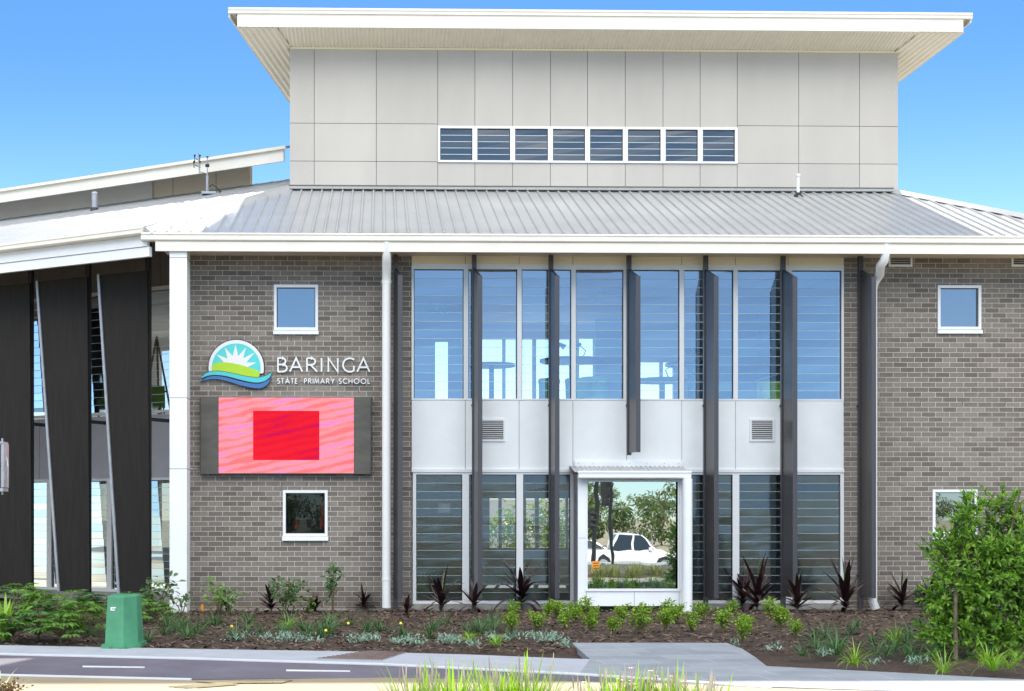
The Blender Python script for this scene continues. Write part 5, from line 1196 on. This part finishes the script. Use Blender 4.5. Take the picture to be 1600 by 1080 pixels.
# ceiling fan, exit signs
x, Y = XW(937, 2.6), 2.6; o = thing('ceiling_fan', 'white three-blade ceiling fan in the middle upstairs room', 'fan', (x, Y, 6.0))
mb = MB(); mb.tube([(0, 0, 0), (0, 0, -.22)], .02, 8); mb.build('rod', 'white', o, world=False); mb = MB(); mb.tube([(0, 0, -.2), (0, 0, -.3)], [.06, .09], 14); mb.build('motor', 'white', o, world=False)
for a in (.3, 2.4, 4.5):
    mb = MB(); mb.T = lambda p, q, z, a=a: (p * cos(a) - q * sin(a), p * sin(a) + q * cos(a), z); mb.hexa([(.08, -.05, -.27), (.62, -.07, -.27), (.62, .07, -.25), (.08, .05, -.25)], [(.08, -.05, -.262), (.62, -.07, -.262), (.62, .07, -.242), (.08, .05, -.242)]); mb.build('fan_blade', 'white', o, world=False)
def running_sign(px, py, Y, lab, w_=.34, h=.17):
    x, z = XW(px, Y), ZW(py, px, Y); o = thing('exit_sign', lab, 'exit sign', (x, Y, z))
    mb = MB(); mb.box(-w_ / 2, w_ / 2, -.02, .02, -h / 2, h / 2); mb.build('panel', 'exit', o, world=False)
    mb = MB(); y0, y1 = -.026, -.0205; u = h / 10
    ribbon(mb, [(.5 * u, 1.0 * u), (-.6 * u, -1 * u), (-2.2 * u, -1.4 * u)], .9 * u, y0, y1); ribbon(mb, [(-.2 * u, -.6 * u), (1.2 * u, -1.8 * u), (.8 * u, -3.6 * u)], .9 * u, y0 - .001, y1 - .0002); ribbon(mb, [(-1.8 * u, 1.2 * u), (.3 * u, 1.7 * u), (1.8 * u, .4 * u)], .7 * u, y0 - .002, y1 - .0004)
    mb.tube([(.9 * u, y0, 3.1 * u), (.9 * u, y1, 3.1 * u)], .85 * u, 10); mb.build('running_figure', 'sign_w', o, world=False); return o
M['sign_w'] = M['sg_white']
running_sign(682, 483, 2.2, 'green exit sign with running figure behind the first upper window'); running_sign(684, 747, 1.6, 'small exit sign at the top of the first lower window', .28, .14); running_sign(837, 760, 2.4, 'small exit sign at the top of the third lower window', .32, .15)
# paper notice and reds behind the lower glass
mb = MB(); x, z = XW(694, .6), ZW(793, 694, .6); mb.box(x - .1, x + .1, .6, .61, z - .09, z + .07); tag(mb.build('paper_notice', 'inwall'), 'white paper notice hanging behind the first lower window', 'notice')
for i, (px, py) in enumerate(((768, 826), (800, 826))): pass
x, Y = XW(473, .9), .9
for nm, px, lab in (('a', 461, 'small red chair end behind the lower brick window, left'), ('b', 503, 'tall red curtain strip behind the lower brick window, right')):
    x = XW(px, .9); zz0 = ZW(826, px, .9); zz1 = ZW(810 if nm == 'a' else 780, px, .9); mb = MB(); mb.tube([(x, .9, zz0), (x + .02, .9, (zz0 + zz1) / 2), (x + .03, .9, zz1)], .045 if nm == 'b' else .03, 8); tag(mb.build('red_strip', 'red'), lab, 'curtain')
# easels and lime chairs in the left wing
def wt_(px, q): return tpx(px, q)
for i, (px, q, lab) in enumerate(((150, 4.0, 'timber easel in the left wing between the second and third black screens'), (245, 4.0, 'timber easel in the left wing beside the white column'))):
    t = wt_(px, q); o = thing('easel', lab, 'easel', TW(t, q, 3.32)); 
    for a, b in ((-.35, .0), (.35, .0), (0, .35)):
        mb = MB(); mb.tube([(a, b, 0), (0, 0, 1.9)], .022, 6); mb.build('leg', 'wood', o, world=False)
    mb = MB(); mb.tube([(-.22, -.03, .8), (.22, -.03, .8)], .02, 6); mb.build('crossbar', 'wood', o, world=False)
for i, (px, q, lab) in enumerate(((62, 3.4, 'lime green chair in the left wing behind the first gap'), (155, 3.4, 'lime green chair in the left wing behind the second gap'), (238, 3.6, 'lime green chair in the left wing by the white column'))):
    t = wt_(px, q); p = TW(t, q, 3.32); o = thing('lime_chair', lab, 'chair', p)
    z = .45; mb = MB(); mb.box(-.22, .22, -.22, .22, z, z + .04); mb.build('seat', 'lime', o, world=False)
    mb = MB(); mb.hexa([(-.22, .18, z + .04), (.22, .18, z + .04), (.22, .22, z + .04), (-.22, .22, z + .04)], [(-.2, .26, z + .45), (.2, .26, z + .45), (.2, .3, z + .45), (-.2, .3, z + .45)]); mb.build('backrest', 'lime', o, world=False)
    for sx in (-1, 1):
        for sy in (-1, 1): mb = MB(); mb.tube([(sx * .19, sy * .19, z), (sx * .24, sy * .24, 0)], .018, 6); mb.build('leg', 'lime', o, world=False)

# ================================================================== STREET SIDE: near signal, and what the glass reflects
gx, gy = GP(-12, 1060, 0); 
ph = thing('pedestrian_signal', 'back of a grey pedestrian signal lantern cut by the left picture edge', 'traffic signal', (gx - .02, gy, 0))
sc2 = DEP(gx, gy) / F
def lz(py): return H + (CY - py) * sc2
def lx(px): return (px + 12) * sc2
mb = MB(); mb.tube([(lx(-14), .12, 0), (lx(-14), .12, 3.4)], .055, 14); mb.build('pole', 'steel', ph, world=False)
for k, (a, b) in enumerate(((697, 727), (730, 762))):
    mb = MB(); mb.box(lx(-20), lx(9.5), -.10, .05, lz(b), lz(a)); mb.build('lamp_housing', 'fin_edge', ph, world=False)
mb = MB(); mb.box(lx(10), lx(14), -.13, .07, lz(762), lz(694)); mb.box(lx(-20), lx(13), -.13, .07, lz(695), lz(691)); mb.box(lx(-20), lx(13), -.13, .07, lz(768), lz(763)); mb.tube([(lx(14), -.02, lz(715)), (lx(17), -.05, lz(730)), (lx(16.5), -.05, lz(745)), (lx(13), -.02, lz(762))], .008, 6)
mb.build('bracket', 'steel', ph, world=False)
for z in (688, 770): mb = MB(); mb.tube([(lx(6.5), 0, lz(z - 3)), (lx(6.5), 0, lz(z + 3))], .010, 8); mb.build('bolt', 'steel', ph, world=False)

MD = D + 2 * .53 - .0                                # the box window mirrors the camera at y = +MD-ish
def refl(px, dist):                                  # real x,y of something mirrored in the box window at photo column px
    cy = 2 * (BY + .012) + D; kk = (px - CX) / F
    # mirrored camera looks the other way: x stays, y flips about the pane
    Yv = cy - 0; d = dist; x = XW(px, d - D); return x, 2 * (BY + .012) - (d - D)
def rz(py, px, dist): return H + (CY - py) * DEP(XW(px, dist - D), dist - D) / F
# signal pole behind the camera
x, y = refl(931, 60); ph = thing('traffic_signal', 'dark traffic signal on a leaning pole mirrored in the box window', 'traffic signal', (x, y, -.35))
mb = MB(); zt = rz(746, 931, 60) + .6; mb.tube([(-.15, 0, 0), (.0, 0, zt * .6), (.02, 0, zt)], .09, 12); mb.build('pole', 'black', ph, world=False)
def head(cx, z0, h, nm='lamp_housing'):
    mb = MB(); mb.box(cx - .16, cx + .16, -.12, .1, z0, z0 + h); hd = mb.build(nm, 'black', ph, world=False)
    for k in range(3):
        zc = z0 + h * (k + .5) / 3; mb = MB(); mb.tube([(cx + .12, 0, zc - h * .02), (cx + .36, .0, zc - h * .08)], [h * .15, h * .11], 12, cap=False); mb.build('visor', 'black', hd, world=False)
sy = 60 / F; zz = lambda py: rz(py, 931, 60) + .35
head((946 - 931) * sy - .06, zz(792), zz(748) - zz(792)); head((918 - 931) * sy, zz(826), zz(796) - zz(826))
x2, y2 = refl(957, 56); o = thing('light_pole', 'thin leaning dark pole mirrored left of centre in the box window', 'pole', (x2, y2, -.35)); mb = MB(); mb.tube([(0, 0, 0), (-.05, 0, 2.6), (-.35, 0, 5.5), (-.9, 0, 8)], .07, 10); mb.build('pole', 'black', o, world=False)
x3, y3 = refl(930, 44); o = thing('orange_road_sign', 'orange temporary road sign mirrored at the lower left of the box window', 'road sign', (x3, y3, -.32))
zs_ = lambda py: rz(py, 930, 44) + .32; sw = 44 / F
mb = MB(); mb.box(-6 * sw, 6 * sw, -.01, .01, zs_(894), zs_(877)); mb.build('text_board', 'orange', o, world=False)
mb = MB(); mb.box(-6 * sw, 5 * sw, -.01, .01, zs_(909), zs_(898)); mb.build('arrow_board', 'orange', o, world=False)
mb = MB(); zc = (zs_(909) + zs_(898)) / 2; ribbon(mb, [(-.06, zc), (.05, zc)], .025, .0105, .014); mb.prism([(.03, .0105, zc - .045), (.03, .0105, zc + .045), (.085, .0105, zc)], (0, .004, 0)); mb.build('arrow', 'ink', o, world=False)
mb = MB()
for i in range(3): mb.box(-.08, .08, .0105, .0125, zs_(889.5 - i * 4.2), zs_(888 - i * 4.2))
mb.build('text_lines', 'ink', o, world=False)
for sx in (-1, 1): mb = MB(); mb.tube([(sx * .1, 0, 0), (sx * .1, -.03, zs_(897))], .012, 6); mb.build('leg', 'steel', o, world=False)
# cars in the lower car park
def car(name, lab, px, dist, zg, col, ute, flip=1, roofh=1.72):
    x, y = refl(px, dist); o = thing(name, lab, 'car', (x, y, zg))
    L = 2.55; f = flip
    def P(v): return [(f * a, b) for a, b in v]
    body = P([(-L, .42), (-L, .98), (-.95, 1.02), (.95, 1.02), (1.15, 1.04), (L - .25, .92), (L, .72), (L, .38), (1.95, .34), (1.88, .62), (1.6, .78), (1.32, .62), (1.25, .34), (-1.15, .34), (-1.22, .62), (-1.5, .78), (-1.78, .62), (-1.85, .38)])
    mb = MB(); mb.prism([(a, -.88, b) for a, b in body], (0, 1.76, 0)); bo = mb.build('body', col, o, world=False)
    x_r = -1.05 if ute else -1.9
    cab0 = [(x_r, 1.02), (1.2, 1.03)]; cab1 = [(x_r + .28, roofh - .04), (x_r + .5, roofh), (.28, roofh), (.45, roofh - .04)]
    g0 = [(x_r, 1.0), (1.22, 1.0), (.42, roofh - .05), (x_r + .28, roofh - .05)]
    mb = MB(); mb.hexa([(f * x_r, -.84, 1.0), (f * 1.2, -.84, 1.0), (f * 1.2, .84, 1.0), (f * x_r, .84, 1.0)], [(f * (x_r + .3), -.66, roofh - .04), (f * .42, -.66, roofh - .04), (f * .42, .66, roofh - .04), (f * (x_r + .3), .66, roofh - .04)]); mb.build('window_glass', 'car_glass', o, world=False)
    mb = MB(); mb.hexa([(f * (x_r + .26), -.68, roofh - .05), (f * .46, -.68, roofh - .05), (f * .46, .68, roofh - .05), (f * (x_r + .26), .68, roofh - .05)], [(f * (x_r + .42), -.6, roofh + .02), (f * .3, -.6, roofh + .02), (f * .3, .6, roofh + .02), (f * (x_r + .42), .6, roofh + .02)]); rf = mb.build('roof', col, o, world=False)
    for sy_ in (-1, 1):
        for xa, xb_ in ((1.22, .45), (.05, .02), (x_r - .02, x_r + .28)) + (() if ute else ((-.85, -.8),)):
            mb = MB(); mb.hexa([(f * (xa - .05), sy_ * .86, 1.0), (f * (xa + .05), sy_ * .86, 1.0), (f * (xa + .05), sy_ * .82, 1.0), (f * (xa - .05), sy_ * .82, 1.0)], [(f * (xb_ - .05), sy_ * .68, roofh - .03), (f * (xb_ + .05), sy_ * .68, roofh - .03), (f * (xb_ + .05), sy_ * .64, roofh - .03), (f * (xb_ - .05), sy_ * .64, roofh - .03)]); mb.build('pillar', col, o, world=False)
        for xw in (1.6, -1.5):
            mb = MB(); mb.tube([(f * xw, sy_ * .66, .36), (f * xw, sy_ * .88, .36)], .36, 22); wo = mb.build('wheel', 'rubber', o, world=False); mb = MB(); mb.tube([(f * xw, sy_ * .86, .36), (f * xw, sy_ * .895, .36)], .21, 12); mb.build('rim', 'steel', wo, world=False)
        mb = MB(); mb.box(f * 2.28, f * 2.5, sy_ * .55, sy_ * .86, .74, .88); mb.build('headlight', 'sticker', o, world=False)
        mb = MB(); mb.box(f * .85, f * 1.02, sy_ * .88, sy_ * 1.02, 1.0, 1.16); mb.build('mirror', col, o, world=False)
        mb = MB(); mb.box(f * .3, f * .48, sy_ * .882, sy_ * .9, .86, .90); mb.build('handle', col, o, world=False)
    return o
CARD = 72
car('parked_ute', 'white twin-cab ute mirrored in the middle of the box window', 984, CARD, -1.10, 'car_white', True, 1, 1.80)
car('parked_car', 'silver-white sedan mirrored at the left of the box window', 908, CARD + 4, -1.10, 'car_silver', False, 1, 1.45)
x, y = refl(1034, 76); o = thing('notice_board', 'teal board on posts mirrored at the right of the box window', 'board', (x, y, -1.1))
mb = MB(); mb.box(-.55, .45, -.03, .03, .35, .85); mb.build('panel', 'teal', o, world=False)
for sx in (-.5, .5): mb = MB(); mb.tube([(sx, 0, 0), (sx, 0, 1.4)], .04, 8); mb.build('post', 'steel', o, world=False)
# long grasses between road and car park
rr = random.Random(50); protos = []
for i, px in enumerate((700, 760, 1180, 1260)):
    x, y = refl(px, 60 + rr.uniform(-2, 2)); o = thing('roadside_grass', 'tall pale grass clump mirrored along the bottom of the box window', 'grass clump', (x, y, -.6), 'roadside grass clumps mirrored in the glass')
    if not protos: lf = tuft(260, 1.05, .03, rr, el=(55, 90), bend=(.2, 1.1), r=.5); protos.append(lf.build('blades', 'g_bright', o, world=False, recalc=False))
    else: c = protos[0].copy(); C.objects.link(c); c.parent = o
    s_ = rr.uniform(.8, 1.15); o.scale = (s_ * 1.2, s_, s_)
# gum trees beyond the car park: the dark line seen in all the lower glass
rr = random.Random(51); tproto = []
TR = []
xx = -75
while xx < 80: TR.append((xx + rr.uniform(-2, 2), -150 + rr.uniform(-16, 22))); xx += rr.uniform(4.2, 6.5)
for i, (x, y) in enumerate(TR):
    o = thing('gum_tree', 'one of the distant gum trees mirrored in the ground-floor glass', 'tree', (x, y, -.9), 'gum trees mirrored in the glass', rz=rr.uniform(0, 6))
    if len(tproto) < 3:
        k = len(tproto); r2 = random.Random(k); tr = MB(); lf = MB(); hh_ = 9.5; tr.tube([(0, 0, 0), (.15, 0, 2.2), (.0, .1, 4.4), (.3, 0, 6.5)], [.22, .17, .12, .06], 8)
        for j in range(7):
            a = j * 2.4 + r2.random(); e = (cos(a) * r2.uniform(1.2, 3.0), sin(a) * r2.uniform(1.2, 3.0), r2.uniform(3.8, 8.2)); tr.tube([(0, 0, 2 + j * .5), (e[0] * .5, e[1] * .5, e[2] * .8), e], [.08, .05, .02], 5)
            for c_ in range(3):
                cc = Vector(e) + Vector((r2.gauss(0, .8), r2.gauss(0, .8), r2.gauss(0, .5))); rad = r2.uniform(.7, 1.3)
                for _ in range(110):
                    d = Vector((r2.gauss(0, 1), r2.gauss(0, 1), r2.gauss(0, .7))).normalized(); p = cc + d * rad * r2.uniform(.5, 1.05); lf.leaf(p, d + Vector((0, 0, -.4)), (r2.gauss(0, 1), r2.gauss(0, 1), 1), r2.uniform(.25, .5), .16)
        tproto.append((tr.build('trunk', 'trunk', o, world=False, recalc=False), lf.build('crown', 'g_far', o, world=False, recalc=False)))
    else:
        for src in tproto[i % 3]: c = src.copy(); C.objects.link(c); c.parent = o
    s_ = rr.uniform(.55, .92); o.scale = (s_ * 1.1, s_ * 1.1, s_)
rr = random.Random(53); hp = []
for i in range(26):
    x = -22 + i * 2.6 + rr.uniform(-.8, .8); o = thing('hedge_tree', 'one of the low bushy trees behind the mirrored cars', 'tree', (x, -103 + rr.uniform(-4, 5), -1.1), 'bushy trees mirrored behind the cars', rz=rr.uniform(0, 6))
    if len(hp) < 3:
        r2 = random.Random(20 + i); tr = MB(); lf = MB(); tr.tube([(0, 0, 0), (.1, 0, 1.4), (0, .1, 2.8)], [.13, .1, .05], 7)
        for j in range(9):
            cc = Vector((r2.gauss(0, .95), r2.gauss(0, .95), r2.uniform(1.0, 4.1))); rad = r2.uniform(.6, 1.2); tr.tube([(0, 0, 1), tuple(cc)], .03, 4)
            for _ in range(150):
                d = Vector((r2.gauss(0, 1), r2.gauss(0, 1), r2.gauss(0, .8))).normalized(); lf.leaf(cc + d * rad * r2.uniform(.4, 1.05), d + Vector((0, 0, -.3)), (r2.gauss(0, 1), r2.gauss(0, 1), 1), r2.uniform(.22, .42), .16)
        hp.append((tr.build('trunk', 'trunk', o, world=False, recalc=False), lf.build('crown', 'g_far', o, world=False, recalc=False)))
    else:
        for src in hp[i % 3]: c = src.copy(); C.objects.link(c); c.parent = o
    s_ = rr.uniform(.75, 1.15); o.scale = (s_, s_, s_)
# green shrubs behind the school, seen through the ground floor
for i, px in enumerate((785, 812, 850, 880, 905)):
    x = XW(px, 11.5); rr = random.Random(60 + i); o = thing('courtyard_shrub', 'sunlit yellow-green shrub seen through the rear windows of the ground floor', 'shrub', (x, 11.5, 0), 'courtyard shrubs behind the school')
    st, lf = bushy(2.3, .8, 420, .16, .09, rr, stems=7); place_mesh(st, 'stem', 'twig', o); place_mesh(lf, 'leaves', 'g_lime', o)
mb = MB(); mb.box(-3, 16, 16, 16.2, 0, 2.1); tag(mb.build('courtyard_wall', 'inwall'), 'pale wall across the courtyard seen through the ground-floor rear windows', 'wall')
